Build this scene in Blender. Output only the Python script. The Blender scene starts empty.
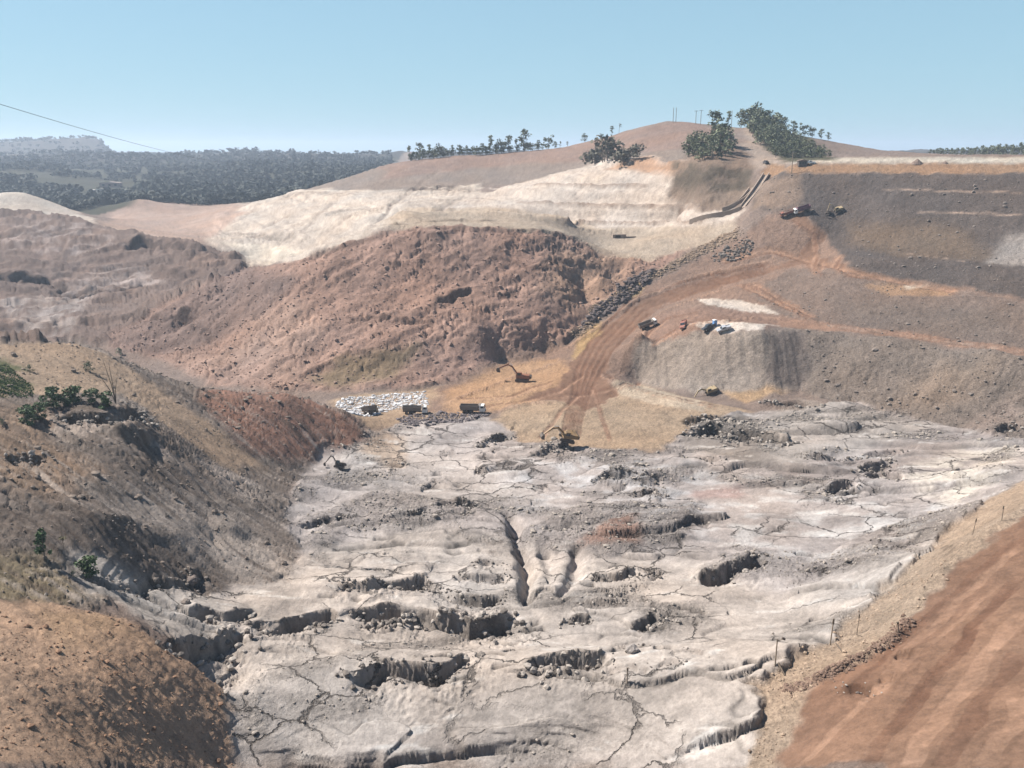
import bpy, math, random, time
import numpy as np
from mathutils import Vector, Matrix
T0 = time.time()
random.seed(7)
rng = np.random.default_rng(7)
sc = bpy.context.scene
COL = sc.collection

# ------------------------------------------------------------------ camera
F = 887.0
HZ = 152.0
PITCH = math.atan((384 - HZ) / F)
CZ = 100.0
cam_d = bpy.data.cameras.new('camera')
cam_d.sensor_width = 36.0
cam_d.lens = 36.0 * F / 1024.0
cam_d.clip_start = 0.5
cam_d.clip_end = 40000
cam = bpy.data.objects.new('camera', cam_d)
cam.location = (0, 0, CZ)
cam.rotation_euler = (math.radians(90) - PITCH, 0, 0)
COL.objects.link(cam)
sc.camera = cam
SP, CP = math.sin(PITCH), math.cos(PITCH)

# ------------------------------------------------------------------ sky, sun, exposure
SUN = Vector((-0.72, 0.22, 0.82)).normalized()
SUN_EL = math.asin(SUN.z)
SUN_AZ = math.atan2(SUN.x, SUN.y)
w = bpy.data.worlds.new('World')
sc.world = w
w.use_nodes = True
nt = w.node_tree
bg = nt.nodes['Background']
sky = nt.nodes.new('ShaderNodeTexSky')
sky.sky_type = 'NISHITA'
sky.sun_disc = False
sky.sun_elevation = SUN_EL
sky.sun_rotation = SUN_AZ
sky.altitude = 800
sky.air_density = 1.0
sky.dust_density = 0.0
sky.ozone_density = 3.0
geo = nt.nodes.new('ShaderNodeTexCoord'); sep = nt.nodes.new('ShaderNodeSeparateXYZ')
nt.links.new(geo.outputs['Generated'], sep.inputs[0])
mrg = nt.nodes.new('ShaderNodeMapRange')          # pale dry-season air low down, clear sky overhead
mrg.inputs[1].default_value = 0.0; mrg.inputs[2].default_value = 0.75
mrg.inputs[3].default_value = 0.86; mrg.inputs[4].default_value = 0.0
nt.links.new(sep.outputs['Z'], mrg.inputs[0])
mixs = nt.nodes.new('ShaderNodeMix'); mixs.data_type = 'RGBA'
nt.links.new(mrg.outputs[0], mixs.inputs[0]); nt.links.new(sky.outputs[0], mixs.inputs[6])
mixs.inputs[7].default_value = (3.1, 5.25, 6.4, 1)
nt.links.new(mixs.outputs[2], bg.inputs[0])
bg.inputs[1].default_value = 0.0535
sl = bpy.data.lights.new('sun', 'SUN')
sl.energy = 5.0
sl.angle = math.radians(0.53)
sl.color = (1.0, 0.955, 0.89)
so = bpy.data.objects.new('sun', sl)
so.rotation_euler = SUN.to_track_quat('Z', 'Y').to_euler()
so.location = (0, 0, 400)
COL.objects.link(so)
sc.view_settings.view_transform = 'Standard'
sc.view_settings.look = 'None'
sc.view_settings.exposure = 1.16
sc.cycles.use_denoising = True
sc.view_settings.gamma = 1.0

# ------------------------------------------------------------------ numpy noise
_perm = rng.permutation(256)
_perm = np.concatenate([_perm, _perm]).astype(np.int32)
_ang = rng.random(256) * 2 * np.pi
_gx = np.cos(_ang).astype(np.float32)
_gy = np.sin(_ang).astype(np.float32)


def pn(x, y, seed=0):
    x = np.asarray(x, np.float32) + np.float32(seed * 37.31)
    y = np.asarray(y, np.float32) + np.float32(seed * 17.77)
    xf = np.floor(x); yf = np.floor(y)
    xi = xf.astype(np.int32) & 255; yi = yf.astype(np.int32) & 255
    fx = x - xf; fy = y - yf
    u = fx * fx * fx * (fx * (fx * 6 - 15) + 10)
    v = fy * fy * fy * (fy * (fy * 6 - 15) + 10)
    a = _perm[xi]; b = _perm[xi + 1]
    def g(h, dx, dy):
        return _gx[h] * dx + _gy[h] * dy
    n00 = g(_perm[a + yi], fx, fy); n10 = g(_perm[b + yi], fx - 1, fy)
    n01 = g(_perm[a + yi + 1], fx, fy - 1); n11 = g(_perm[b + yi + 1], fx - 1, fy - 1)
    n0 = n00 + u * (n10 - n00); n1 = n01 + u * (n11 - n01)
    return (n0 + v * (n1 - n0)) * 1.5


def fbm(x, y, o=4, seed=0, gain=0.5):
    s = 0; a = 1.0; t = 0
    for i in range(o):
        s = s + a * pn(x * 2 ** i, y * 2 ** i, seed + i * 3); t += a; a *= gain
    return s / t


def ridged(x, y, o=4, seed=0, gain=0.55):
    s = 0; a = 1.0; t = 0
    for i in range(o):
        s = s + a * (1 - 2 * np.abs(pn(x * 2 ** i, y * 2 ** i, seed + i * 3))); t += a; a *= gain
    return s / t


def sstep(a, b, x):
    t = np.clip((x - a) / (b - a), 0, 1)
    return t * t * (3 - 2 * t)


# ------------------------------------------------------------------ terrain survey: measured spot heights
def ray(px, py):
    xx = (px - 512.0) / F; yy = (384.0 - py) / F
    return xx, CP + yy * SP, -SP + yy * CP


PTS = []


def addp(px, py, Y):
    x, y, z = ray(px, py)
    t = Y / y
    PTS.append((x * t, Y, CZ + z * t))


def yD(px, py, D):
    x, y, z = ray(px, py)
    return D / (-z / y)


def lineY(*p, step=28):
    for i in range(len(p)):
        if i == 0:
            addp(*p[0]); continue
        a, b = p[i - 1], p[i]
        n = max(1, int(math.hypot(a[0] - b[0], a[1] - b[1]) / step))
        for k in range(1, n + 1):
            t = k / n
            addp(a[0] + t * (b[0] - a[0]), a[1] + t * (b[1] - a[1]), 1 / ((1 - t) / a[2] + t / b[2]))


def lineD(*p, step=40):
    lineY(*[(q[0], q[1], yD(*q)) for q in p], step=step)


# tailings floor
lineD((210, 683, 80), (300, 683, 82), (400, 683, 82.5), (500, 683, 82), (600, 683, 80), (650, 683, 79), (700, 683, 77.5), (770, 683, 75.3))
lineD((300, 768, 86), (500, 768, 86), (650, 768, 83), (760, 768, 78))
lineD((250, 640, 82), (400, 640, 83), (550, 640, 83), (700, 640, 80.5), (800, 640, 77.5), (860, 637, 75))
lineD((210, 606, 82), (300, 600, 84), (450, 600, 84), (600, 600, 84), (750, 600, 82.5), (850, 600, 80.5), (885, 598, 78))
lineD((310, 550, 85), (500, 550, 85), (700, 550, 84.5), (850, 550, 83.5), (925, 556, 80))
lineD((310, 500, 86), (450, 500, 86.5), (600, 500, 86), (750, 500, 86), (900, 500, 85), (965, 508, 80))
lineD((330, 465, 87.5), (450, 460, 87.5), (600, 460, 87), (800, 460, 86.5), (1000, 458, 84))
lineD((400, 440, 88), (550, 440, 87.5), (700, 440, 87), (850, 432, 86.5), (950, 434, 86))
lineD((360, 415, 88.5), (480, 412, 88), (580, 412, 86.5), (660, 412, 86.8), (780, 408, 87), (880, 407, 86.5))
lineD((340, 399, 89.5), (420, 399, 89.5), (450, 396, 88.5), (520, 385, 86.5), (600, 383, 85.5))
lineD((615, 378, 83.5), (680, 398, 85.2), (740, 412, 86.5))
lineD((612, 396, 87.2), (670, 416, 87.4))
lineD((330, 390, 90), (420, 386, 89.5), (460, 378, 88.5), (500, 360, 86.3), (545, 352, 85))
# red hillside
lineY((110, 335, 432), (180, 300, 440), (245, 273, 440), (300, 262, 428), (345, 246, 430), (392, 232, 431), (430, 228, 433), (500, 228, 438), (540, 230, 445), (575, 236, 454))
lineY((230, 380, 352), (170, 350, 398))
lineY((400, 212, 478), (480, 212, 492), (560, 218, 512))
lineY((400, 222, 456), (500, 222, 466))
lineY((590, 240, 500), (640, 240, 505)); lineY((605, 251, 487), (650, 238, 492))
lineY((300, 285, 404), (400, 285, 403), (480, 285, 405), (540, 285, 409), (600, 281, 422))
lineY((300, 335, 370), (400, 340, 364), (480, 330, 373), (540, 320, 389))
# rock drain and haul road
lineY((560, 342, 384), (575, 332, 391), (600, 315, 404), (640, 288, 430), (680, 265, 450), (740, 232, 480))
lineY((585, 300, 420), (640, 270, 446), (690, 245, 472))
lineY((560, 362, 362), (600, 342, 378), (630, 316, 399), (660, 297, 420), (700, 283, 432), (760, 268, 440), (800, 258, 440), (820, 240, 448), (815, 225, 453), (790, 214, 464))
lineY((700, 305, 390), (745, 303, 392), (780, 300, 392))
lineY((640, 328, 361), (690, 328, 352), (745, 322, 358), (790, 321, 363))
lineY((640, 347, 363), (690, 335, 350), (720, 334, 342), (760, 331, 336), (785, 330, 340))
lineY((640, 380, 350), (700, 389, 330), (760, 388, 320), (800, 392, 320))
# lower bench road and slope under it
lineY((790, 322, 362), (860, 329, 345), (930, 338, 327), (1024, 352, 304), (1150, 374, 270))
lineY((790, 327, 353), (860, 334, 336), (930, 343, 319), (1024, 357, 297), (1150, 380, 262))
lineD((850, 401, 86.3), (900, 413, 86.8), (960, 426, 86), (1024, 440, 84), (1150, 470, 82))
lineY((850, 370, 317), (930, 385, 302), (1024, 402, 283))
# upper benches and crest
lineY((830, 262, 415), (850, 270, 398), (930, 290, 371), (1024, 301, 345), (1150, 318, 310))
lineY((850, 248, 428), (960, 262, 392), (1024, 270, 374), (1150, 290, 338))
lineY((850, 245, 436), (960, 258, 401), (1024, 266, 382))
lineY((790, 173, 503), (900, 173, 475), (1024, 173, 450), (1150, 173, 430))
lineY((790, 164, 512), (900, 164, 486), (1024, 164, 461), (1150, 164, 440))
lineD((800, 161.5, 6.2), (900, 161.2, 6.0), (1024, 161, 6.0), (1150, 161, 6))
lineY((840, 158.5, 860), (900, 158, 860), (1024, 157, 860), (1150, 157, 860))
lineY((850, 157.5, 1150), (930, 156.5, 1150), (1024, 156, 1150), (1150, 156, 1150))
lineY((835, 215, 462), (900, 215, 443), (1024, 222, 412))
# abutment, knoll, pale slope
lineY((762, 170, 535), (775, 178, 520), (758, 196, 498), (745, 214, 478))
lineY((740, 178, 540), (735, 200, 515))
lineY((700, 165, 560), (725, 168, 548), (745, 172, 542))
lineY((700, 182, 545), (722, 196, 530), (690, 206, 535))
lineY((660, 165, 600), (640, 160, 630), (600, 168, 630), (540, 185, 640), (490, 200, 640))
lineY((500, 217, 575), (600, 227, 560), (680, 223, 545), (735, 213, 503))
lineY((690, 158, 580), (710, 150, 602), (722, 141, 640))
lineY((752, 160, 578), (747, 145, 640), (740, 131, 705))
lineY((762, 126, 715), (790, 140, 690), (815, 152, 665), (832, 159, 645))
lineY((790, 158, 590), (770, 150, 630))
lineY((560, 148, 830), (600, 139, 805), (640, 127, 800), (665, 121, 800), (695, 122, 790), (725, 130, 740))
lineY((385, 166, 900), (410, 160, 870), (480, 155, 850), (560, 148, 830))
lineY((640, 140, 720), (680, 138, 700)); lineY((620, 160, 690), (590, 165, 700))
lineY((385, 185, 1100), (480, 175, 1000), (640, 160, 1000), (780, 160, 950))
lineY((620, 160, 700), (560, 176, 715), (480, 190, 735), (420, 196, 722))
lineY((350, 195, 765), (300, 191, 850), (340, 180, 880))
lineY((300, 205, 770), (250, 215, 760)); lineY((400, 207, 620), (330, 215, 680)); lineY((200, 232, 740), (270, 240, 645), (330, 240, 600))
lineY((255, 263, 610), (300, 262, 580)); lineY((300, 270, 500), (390, 240, 490))
# valley on the left
lineD((-150, 330, 84), (0, 330, 85), (60, 322, 86), (110, 302, 86), (190, 292, 84))
lineY((-150, 230, 650), (90, 233, 640), (130, 238, 620), (180, 248, 600), (240, 260, 580))
lineY((220, 283, 548), (100, 285, 560), (0, 270, 560), (-150, 270, 560))
lineY((-150, 200, 760), (0, 193, 760), (25, 192, 760), (75, 213, 700), (40, 222, 690), (0, 220, 690))
lineY((-150, 230, 900), (40, 215, 900), (90, 225, 900), (130, 235, 770))
lineY((110, 212, 930), (140, 199, 960), (150, 205, 950), (200, 213, 950), (230, 206, 950))
lineY((-150, 205, 1150), (60, 205, 1100), (150, 197, 1200), (250, 205, 1100))
lineY((-150, 182, 1300), (0, 182, 1300), (110, 190, 1350), (250, 186, 1400), (330, 181, 1400))
lineY((-150, 167, 1700), (0, 168, 1700), (60, 170, 1900), (150, 172, 1900), (250, 165, 2000), (350, 165, 2000))
lineY((-200, 150, 3600), (100, 160, 3000), (210, 157, 3200), (300, 158.5, 3000), (385, 161, 2600))
lineY((-200, 146, 4300), (0, 154, 4200), (100, 154.5, 4200), (200, 153.5, 4400), (260, 154, 4400))
lineY((-200, 160, 9000), (200, 157, 9000), (500, 156, 9000), (800, 156, 9000), (1200, 156, 9000), step=100)
lineY((500, 158, 2500), (800, 158, 2500), (1200, 158, 2500), step=80)
# near bank on the left
lineY((-150, 345, 235), (0, 345, 235), (40, 343, 245), (75, 345, 250), (110, 355, 252), (150, 375, 255), (200, 392, 256), (250, 397, 262), (290, 396, 265), (340, 412, 266), (370, 436, 263))
lineY((-150, 365, 300), (0, 362, 300), (100, 386, 310), (200, 408, 310), (300, 410, 310))
lineY((0, 400, 200), (60, 411, 197), (100, 402, 205), (125, 411, 199))
lineY((0, 440, 172), (50, 441, 180), (120, 441, 186))
lineY((-150, 480, 150), (0, 480, 152), (100, 480, 168), (150, 480, 179), (230, 500, 192), (300, 520, 197))
lineY((-150, 540, 132), (0, 540, 135), (44, 560, 133), (88, 572, 136), (130, 590, 138), (150, 600, 142))
lineY((100, 520, 150), (170, 550, 160), (200, 520, 178), (250, 585, 160), (295, 576, 166))
lineY((200, 440, 222), (250, 480, 215), (250, 440, 235), (320, 461, 247), (300, 472, 235))
lineY((-150, 600, 112), (0, 600, 116), (60, 602, 120), (130, 621, 121), (190, 661, 119), (210, 684, 117.5))
lineY((-150, 683, 86), (0, 683, 92), (100, 683, 102)); lineY((0, 768, 75), (150, 768, 95), (230, 768, 107))
# road bank on the right
lineY((790, 684, 113), (850, 656, 116), (900, 616, 123), (935, 576, 131), (975, 541, 138), (1024, 509, 146), (1150, 440, 170))
lineY((850, 684, 107), (920, 640, 114), (960, 590, 125), (1024, 550, 129))
lineY((900, 684, 103.5), (950, 684, 100), (1024, 684, 94)); lineY((1024, 600, 114), (1150, 600, 110)); lineY((850, 768, 88), (1024, 768, 78), (1150, 768, 72))
lineD((1000, 478, 81), (1024, 470, 81), (1150, 420, 80))
for q in [(0, 38, 30), (0, 80, 20), (50, 45, 40), (-50, 45, 40), (25, 30, 40), (-25, 30, 40)]:
    PTS.append(q)

P = np.array(PTS)
A0 = math.radians(41)
L0, L1 = math.log(42.0), math.log(9500.0)
NC, NL = 420, 760
pa = np.arctan2(P[:, 0], P[:, 1]); pl = np.log(np.hypot(P[:, 0], P[:, 1]))
Q = np.stack([pa, pl], 1)
_, keep = np.unique(np.round(Q, 4), axis=0, return_index=True)
Q, Pz = Q[keep], P[keep, 2]
n = len(Q)
Kd = np.sqrt(((Q[:, None] - Q[None]) ** 2).sum(-1) + 0.004 ** 2)
M = np.zeros((n + 1, n + 1)); M[:n, :n] = Kd; M[:n, n] = 1; M[n, :n] = 1
M[:n, :n] -= np.eye(n) * 0.001
wts = np.linalg.solve(M, np.append(Pz, 0))
caz = np.linspace(-A0, A0, NC); cl = np.linspace(L0, L1, NL)
ZB = np.zeros((NC, NL), np.float32)
Qf = Q.astype(np.float32); wf = wts[:n]
for i in range(NC):
    d = np.sqrt((caz[i] - Qf[:, 0])[None, :] ** 2 + (cl[:, None] - Qf[:, 1][None, :]) ** 2 + np.float32(0.004 ** 2))
    ZB[i] = d @ wf + wts[n]
CR = np.exp(cl)
print('rbf', n, time.time() - T0)

# ------------------------------------------------------------------ find ground points
def hit_base(px, py):
    x, y, z = ray(px, py)
    az = math.atan2(x, y); k = -z / math.hypot(x, y)
    u = (az + A0) / (2 * A0) * (NC - 1)
    u = min(max(u, 0), NC - 1.001); i = int(u); fu = u - i
    col = ZB[i] * (1 - fu) + ZB[i + 1] * fu
    diff = (CZ - col) / CR - k
    idx = np.nonzero(diff <= 0)[0]
    if len(idx) == 0:
        j = NL - 1; l = cl[j]
    else:
        j = idx[0]
        if j == 0:
            l = cl[0]
        else:
            l = cl[j - 1] + (cl[j] - cl[j - 1]) * diff[j - 1] / (diff[j - 1] - diff[j] + 1e-9)
    r = math.exp(l)
    return r * math.sin(az), r * math.cos(az)


def trace(pts, step=14, close=False):
    out = []
    m = len(pts)
    for i in range(m if close else m - 1):
        a = pts[i]; b = pts[(i + 1) % m]
        k = max(1, int(math.hypot(a[0] - b[0], a[1] - b[1]) / step))
        for t in range(k):
            out.append(hit_base(a[0] + (b[0] - a[0]) * t / k, a[1] + (b[1] - a[1]) * t / k))
    if not close:
        out.append(hit_base(*pts[-1]))
    return np.array(out, np.float32)


CX = (CR[None, :] * np.sin(caz)[:, None]).astype(np.float32)
CY = (CR[None, :] * np.cos(caz)[:, None]).astype(np.float32)


def zone(pts):
    """signed distance (metres, + inside) of a ground area, on the survey grid"""
    poly = trace(pts, close=True)
    x0, y0 = poly.min(0) - 30; x1, y1 = poly.max(0) + 30
    sel = (CX > x0) & (CX < x1) & (CY > y0) & (CY < y1)
    X = CX[sel]; Y = CY[sel]
    best = np.full(X.shape, 1e9, np.float32); ins = np.zeros(X.shape, bool)
    for i in range(len(poly)):
        ax, ay = poly[i]; bx, by = poly[(i + 1) % len(poly)]
        dx, dy = bx - ax, by - ay
        L = dx * dx + dy * dy
        if L < 1e-8:
            continue
        t = np.clip(((X - ax) * dx + (Y - ay) * dy) / L, 0, 1)
        best = np.minimum(best, (X - ax - t * dx) ** 2 + (Y - ay - t * dy) ** 2)
        c = (ay > Y) != (by > Y)
        if dy != 0:
            ins ^= c & (X < ax + (Y - ay) * dx / dy)
    d = np.sqrt(best)
    out = np.full(CX.shape, -30.0, np.float32)
    out[sel] = np.where(ins, d, -d)
    return out


# broken edges in the mud crust and on the slopes: (image trace, height of the break)
SCARPS = [
    ([(331, 590), (366, 592), (393, 586), (421, 584), (446, 588), (463, 597), (481, 602), (506, 600)], 2.0),
    ([(250, 628), (276, 627), (301, 617), (326, 614), (345, 621)], 3.4),
    ([(350, 613), (381, 610), (416, 611), (431, 616), (456, 617), (473, 622), (496, 620), (514, 615)], 4.0),
    ([(335, 681), (361, 677), (383, 670), (406, 675), (431, 677), (451, 671), (466, 659)], 2.6),
    ([(518, 678), (542, 670), (562, 666), (587, 667), (609, 664)], 3.2),
    ([(290, 522), (300, 525), (318, 523), (335, 520)], 1.4), ([(350, 530), (381, 524), (396, 522), (416, 520), (434, 517)], 1.4),
    ([(431, 515), (450, 511), (478, 513)], 1.6), ([(452, 577), (481, 579), (514, 575)], 1.5),
    ([(470, 563), (495, 562), (515, 568)], 1.2),
    ([(556, 628), (570, 622), (590, 620)], 1.8), ([(628, 632), (640, 627), (655, 619)], 1.8), ([(660, 621), (670, 619), (684, 622)], 1.8),
    ([(590, 575), (612, 577), (632, 568)], 2.0), ([(634, 567), (650, 570), (664, 577)], 1.4), ([(698, 577), (727, 570), (755, 555)], 2.4),
    ([(556, 605), (595, 606), (635, 605)], 1.0), ([(795, 570), (833, 572), (858, 568)], 1.2),
    ([(852, 472), (870, 466), (890, 460)], 3.0), ([(862, 478), (880, 475), (908, 482)], 2.0), ([(820, 492), (835, 488), (850, 486)], 2.0),
    ([(994, 433), (1006, 429), (1022, 426)], 3.0), ([(830, 497), (853, 503)], 1.4),
    ([(680, 434), (692, 431), (712, 428), (737, 431), (767, 440), (802, 447)], 4.5), ([(680, 424), (700, 420), (748, 421)], 2.2),
    ([(674, 461), (692, 456), (725, 466)], 2.2), ([(590, 482), (612, 477), (632, 480), (665, 481)], 2.2), ([(640, 495), (650, 492), (672, 497)], 1.6),
    ([(532, 458), (552, 452), (573, 446)], 2.2), ([(474, 447), (490, 440), (501, 434), (516, 438)], 3.2),
    ([(800, 462), (850, 458), (900, 450)], 1.8), ([(760, 400), (800, 404), (826, 408)], 3.0),
    ([(76, 573), (110, 584), (140, 586), (180, 585), (200, 572)], 1.6), ([(54, 417), (80, 416), (100, 418), (140, 414)], 3.0),
    ([(4, 458), (22, 455), (44, 460)], 2.2), ([(186, 617), (205, 620), (222, 625), (252, 614)], 2.2), ([(155, 643), (190, 643), (215, 640), (240, 636)], 4.0),
    ([(320, 276), (340, 266), (364, 256)], 3.0), ([(338, 318), (370, 317), (401, 320), (440, 323)], 3.2), ([(432, 306), (450, 298), (474, 289)], 5.0),
    ([(498, 294), (520, 288)], 3.0), ([(298, 382), (318, 370), (340, 359)], 2.2), ([(505, 262), (530, 268), (560, 262)], 3.0), ([(380, 262), (410, 266), (440, 262)], 3.0),
    ([(-20, 284), (20, 284), (50, 287), (80, 300), (112, 303)], 6.0), ([(135, 316), (172, 315), (208, 311)], 5.0), ([(115, 303), (130, 296), (145, 289)], 4.0),
    ([(165, 305), (185, 296), (210, 300)], 4.0), ([(115, 258), (140, 246), (180, 250), (244, 263)], 5.0), ([(0, 240), (40, 236), (90, 240)], 4.0),
    ([(560, 345), (572, 333), (580, 325)], 4.0), ([(280, 197), (320, 194), (362, 196)], 6.0), ([(396, 191), (440, 187), (486, 191)], 6.0), ([(225, 233), (265, 236), (300, 238)], 5.0), ([(330, 214), (360, 210), (395, 209)], 5.0), ([(380, 229), (420, 222), (470, 220), (520, 222)], 2.5),
    ([(395, 233), (430, 229.5), (500, 229.5), (540, 231.5), (577, 238), (586, 250)], 3.0), ([(300, 263), (345, 248), (390, 234)], 3.0),
]
for i in range(60):
    px, py = random.uniform(320, 960), random.uniform(452, 690)
    L_ = random.uniform(12, 34) * (0.5 + (py - 440) / 260)
    dy = random.uniform(-.18, .18) * L_
    SCARPS.append(([(px, py), (px + L_ * .5, py + dy * .3 - L_ * .05), (px + L_, py + dy)], random.uniform(.5, 1.1) * (1.5 if py < 520 else 1)))
for i in range(26):
    px, py = random.uniform(20, 250), random.uniform(440, 600)
    L_ = random.uniform(8, 22)
    SCARPS.append(([(px, py), (px + L_ * .5, py + L_ * .2), (px + L_, py + L_ * .5)], random.uniform(.5, 1.1)))
for i in range(40):
    px, py = random.uniform(170, 580), random.uniform(240, 375)
    L_ = random.uniform(10, 26); sg = random.choice((-.5, -.3, .1, .4))
    SCARPS.append(([(px, py), (px + L_ * .5, py + L_ * sg * .6), (px + L_, py + L_ * sg)], random.uniform(.8, 1.7)))

# ------------------------------------------------------------------ fine grid, rows packed where the ground faces the valley
NCF, NR = 1000, 990
f_az = np.linspace(-A0 + 0.002, A0 - 0.002, NCF)
tt = (ZB - CZ) / CR[None, :]
dt = np.abs(np.diff(tt, axis=1)) * F
run = np.maximum.accumulate(tt, axis=1)
vis = (tt[:, 1:] > run[:, 1:] - 0.012)
dl = cl[1] - cl[0]
dens = np.minimum(dt, 14) * np.where(vis, 1.0, 0.15) + dl * 62
dens = np.where(np.exp(cl[1:])[None, :] > 1400, np.minimum(dens, 1.2), dens)
for p_, d_ in SCARPS:
    Lp = trace(p_, 4)
    if len(Lp) < 2:
        continue
    for q0, q1 in zip(Lp[:-1], Lp[1:]):
        for t in np.linspace(0, 1, 5):
            qx, qy = q0 + (q1 - q0) * t
            rr = math.hypot(qx, qy)
            ia = int((math.atan2(qx, qy) + A0) / (2 * A0) * (NC - 1)); il = int((math.log(rr) - L0) / dl)
            if 0 <= ia < NC and 3 < il < NL - 4:
                hw = max(1, int(round(2.0 / (rr * dl))))
                dens[ia, il - hw:il + hw] = np.maximum(dens[ia, il - hw:il + hw], d_ * F / rr / (2 * hw) * 1.9 + dl * 62)
ker = np.exp(-0.5 * (np.arange(-9, 10) / 3.0) ** 2); ker /= ker.sum()
pad = np.pad(dens, ((9, 9), (0, 0)), mode='edge')
dens = sum(ker[k] * pad[k:k + NC] for k in range(19))
cum = np.concatenate([np.zeros((NC, 1)), np.cumsum(dens, 1)], 1)
cum /= cum[:, -1:]
s = np.linspace(0, 1, NR)
RL = np.stack([np.interp(s, cum[i], cl) for i in range(NC)])
uc = (f_az + A0) / (2 * A0) * (NC - 1)
i0 = np.clip(uc.astype(int), 0, NC - 2); fu = (uc - i0)[:, None]
FL = (RL[i0] * (1 - fu) + RL[i0 + 1] * fu).astype(np.float32)
FR = np.exp(FL)
X = (FR * np.sin(f_az)[:, None]).astype(np.float32)
Y = (FR * np.cos(f_az)[:, None]).astype(np.float32)


def samp(grid, x=None, y=None):
    if x is None:
        u = np.broadcast_to(uc[:, None], FL.shape); v = (FL - L0) / (L1 - L0) * (NL - 1)
    else:
        u = (np.arctan2(x, y) + A0) / (2 * A0) * (NC - 1)
        v = (0.5 * np.log(x * x + y * y) - L0) / (L1 - L0) * (NL - 1)
    u = np.clip(u, 0, NC - 1.001); v = np.clip(v, 0, NL - 1.001)
    iu = u.astype(np.int32); iv = v.astype(np.int32)
    a = (u - iu).astype(np.float32); b = (v - iv).astype(np.float32)
    return (grid[iu, iv] * (1 - a) * (1 - b) + grid[iu + 1, iv] * a * (1 - b) + grid[iu, iv + 1] * (1 - a) * b + grid[iu + 1, iv + 1] * a * b)


Z = samp(ZB)
print('grid', time.time() - T0)
#@@DETAIL
# ------------------------------------------------------------------ kinds of ground: outline, earth colour, soft edge, piece
PNAMES = ['ground', 'tailings_ground', 'eroded_hillside', 'dirt_road', 'dam_slope', 'earth_bank', 'quarry_slope', 'haul_bank', 'hills']
wx = X + 2.2 * pn(X / 9, Y / 9, 11) + 0.9 * pn(X / 2.6, Y / 2.6, 12)
wy = Y + 2.2 * pn(X / 9, Y / 9, 13) + 0.9 * pn(X / 2.6, Y / 2.6, 14)
far = FR > 600
wx = np.where(far, X + 8 * pn(X / 40, Y / 40, 15), wx); wy = np.where(far, Y + 8 * pn(X / 40, Y / 40, 16), wy)
ALB = np.zeros(X.shape + (3,), np.float32) + np.array([.235, .185, .16], np.float32)
PIECE = np.zeros(X.shape, np.int32)
MASK = {}


def paint(pts, colr, soft=2.0, piece=None, key=None, mix=1.0, nz=None):
    sd = samp(zone(pts), wx, wy)
    m = sstep(-soft, soft, sd)
    if nz is not None:
        m = m * nz
    a = (m * mix)[..., None]
    ALB[:] = ALB * (1 - a) + np.array(colr, np.float32) * a
    if piece is not None:
        PIECE[sd > 0] = PNAMES.index(piece)
    if key:
        MASK[key] = np.maximum(MASK.get(key, 0), m)
        for k in MASK:
            if k != key and piece is not None:
                MASK[k] = np.minimum(MASK[k], 1 - m)


n_big = fbm(X / 45, Y / 30, 4, 21)
n_mid = fbm(X / 11, Y / 8, 4, 22)
n_sml = fbm(X / 2.4, Y / 2.0, 3, 23)
patch = sstep(-0.05, 0.25, n_mid)
azg = np.broadcast_to(f_az[:, None], X.shape)

# far country
fh = FR > 1020
ALB[fh] = (.20, .155, .125)
PIECE[FR > 560] = 8
lf = fh & (azg < -0.12)
ALB[lf] = (.055, .055, .035)
mt = FR > 2300
ALB[mt] = (.05, .05, .045)
bare = sstep(0.05, 0.3, fbm(X / 260, Y / 700, 4, 31)) * mt
ALB += bare[..., None] * (np.array([.13, .11, .10], np.float32) - ALB) * 0.35
paint([(780, 163.2), (1200, 163.2), (1200, 157), (840, 157.5)], (.50, .455, .39), 6)
# ridges behind
paint([(380, 166), (410, 160), (480, 155), (560, 148), (640, 128), (690, 121), (735, 135), (700, 160), (640, 160), (560, 176), (480, 190), (420, 196), (350, 195), (300, 191)], (.235, .195, .17), 5, 'hills')
paint([(380, 167), (410, 160), (480, 155), (560, 148), (640, 128), (690, 121), (730, 135), (700, 148), (640, 150), (600, 160), (540, 163), (480, 166), (420, 176), (385, 178)], (.25, .18, .15), 5)
paint([(205, 238), (215, 214), (260, 202), (300, 191), (400, 191), (480, 187), (500, 200), (430, 212), (390, 230), (300, 264), (245, 267), (215, 250)], (.42, .37, .325), 4, 'quarry_slope', 'pale')
paint([(230, 205), (300, 193), (400, 193), (470, 195), (430, 205), (380, 215), (330, 232), (260, 236), (225, 225)], (.47, .415, .365), 4, None, None, 1.0, sstep(-0.25, 0.2, fbm(X / 30, Y / 30, 4, 33)))
paint([(225, 243), (290, 246), (300, 252), (285, 264), (250, 265)], (.50, .445, .38), 3)
paint([(430, 214), (490, 193), (540, 178), (600, 163), (650, 157), (695, 163), (705, 200), (745, 210), (735, 224), (680, 230), (600, 234), (560, 224), (500, 214)], (.455, .40, .355), 3, 'quarry_slope', 'pale')
paint([(385, 230), (400, 211), (500, 211), (560, 217), (600, 231), (680, 228), (738, 224), (720, 240), (650, 263), (600, 262), (575, 238), (500, 229), (430, 229)], (.41, .345, .28), 3, 'quarry_slope')
paint([(640, 158), (690, 163), (700, 168), (680, 180), (650, 172), (610, 170)], (.36, .235, .16), 5)
paint([(680, 166), (752, 164), (752, 190), (738, 209), (700, 214), (668, 202), (674, 178)], (.215, .165, .13), 4, 'hills', 'knoll')
paint([(672, 163), (752, 164), (752, 188), (705, 193), (672, 186)], (.10, .082, .062), 3, None, None, 0.95, sstep(-0.5, 0.05, n_mid))
paint([(690, 152), (735, 140), (752, 162), (760, 168), (740, 170), (690, 164)], (.22, .16, .12), 3)
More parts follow.
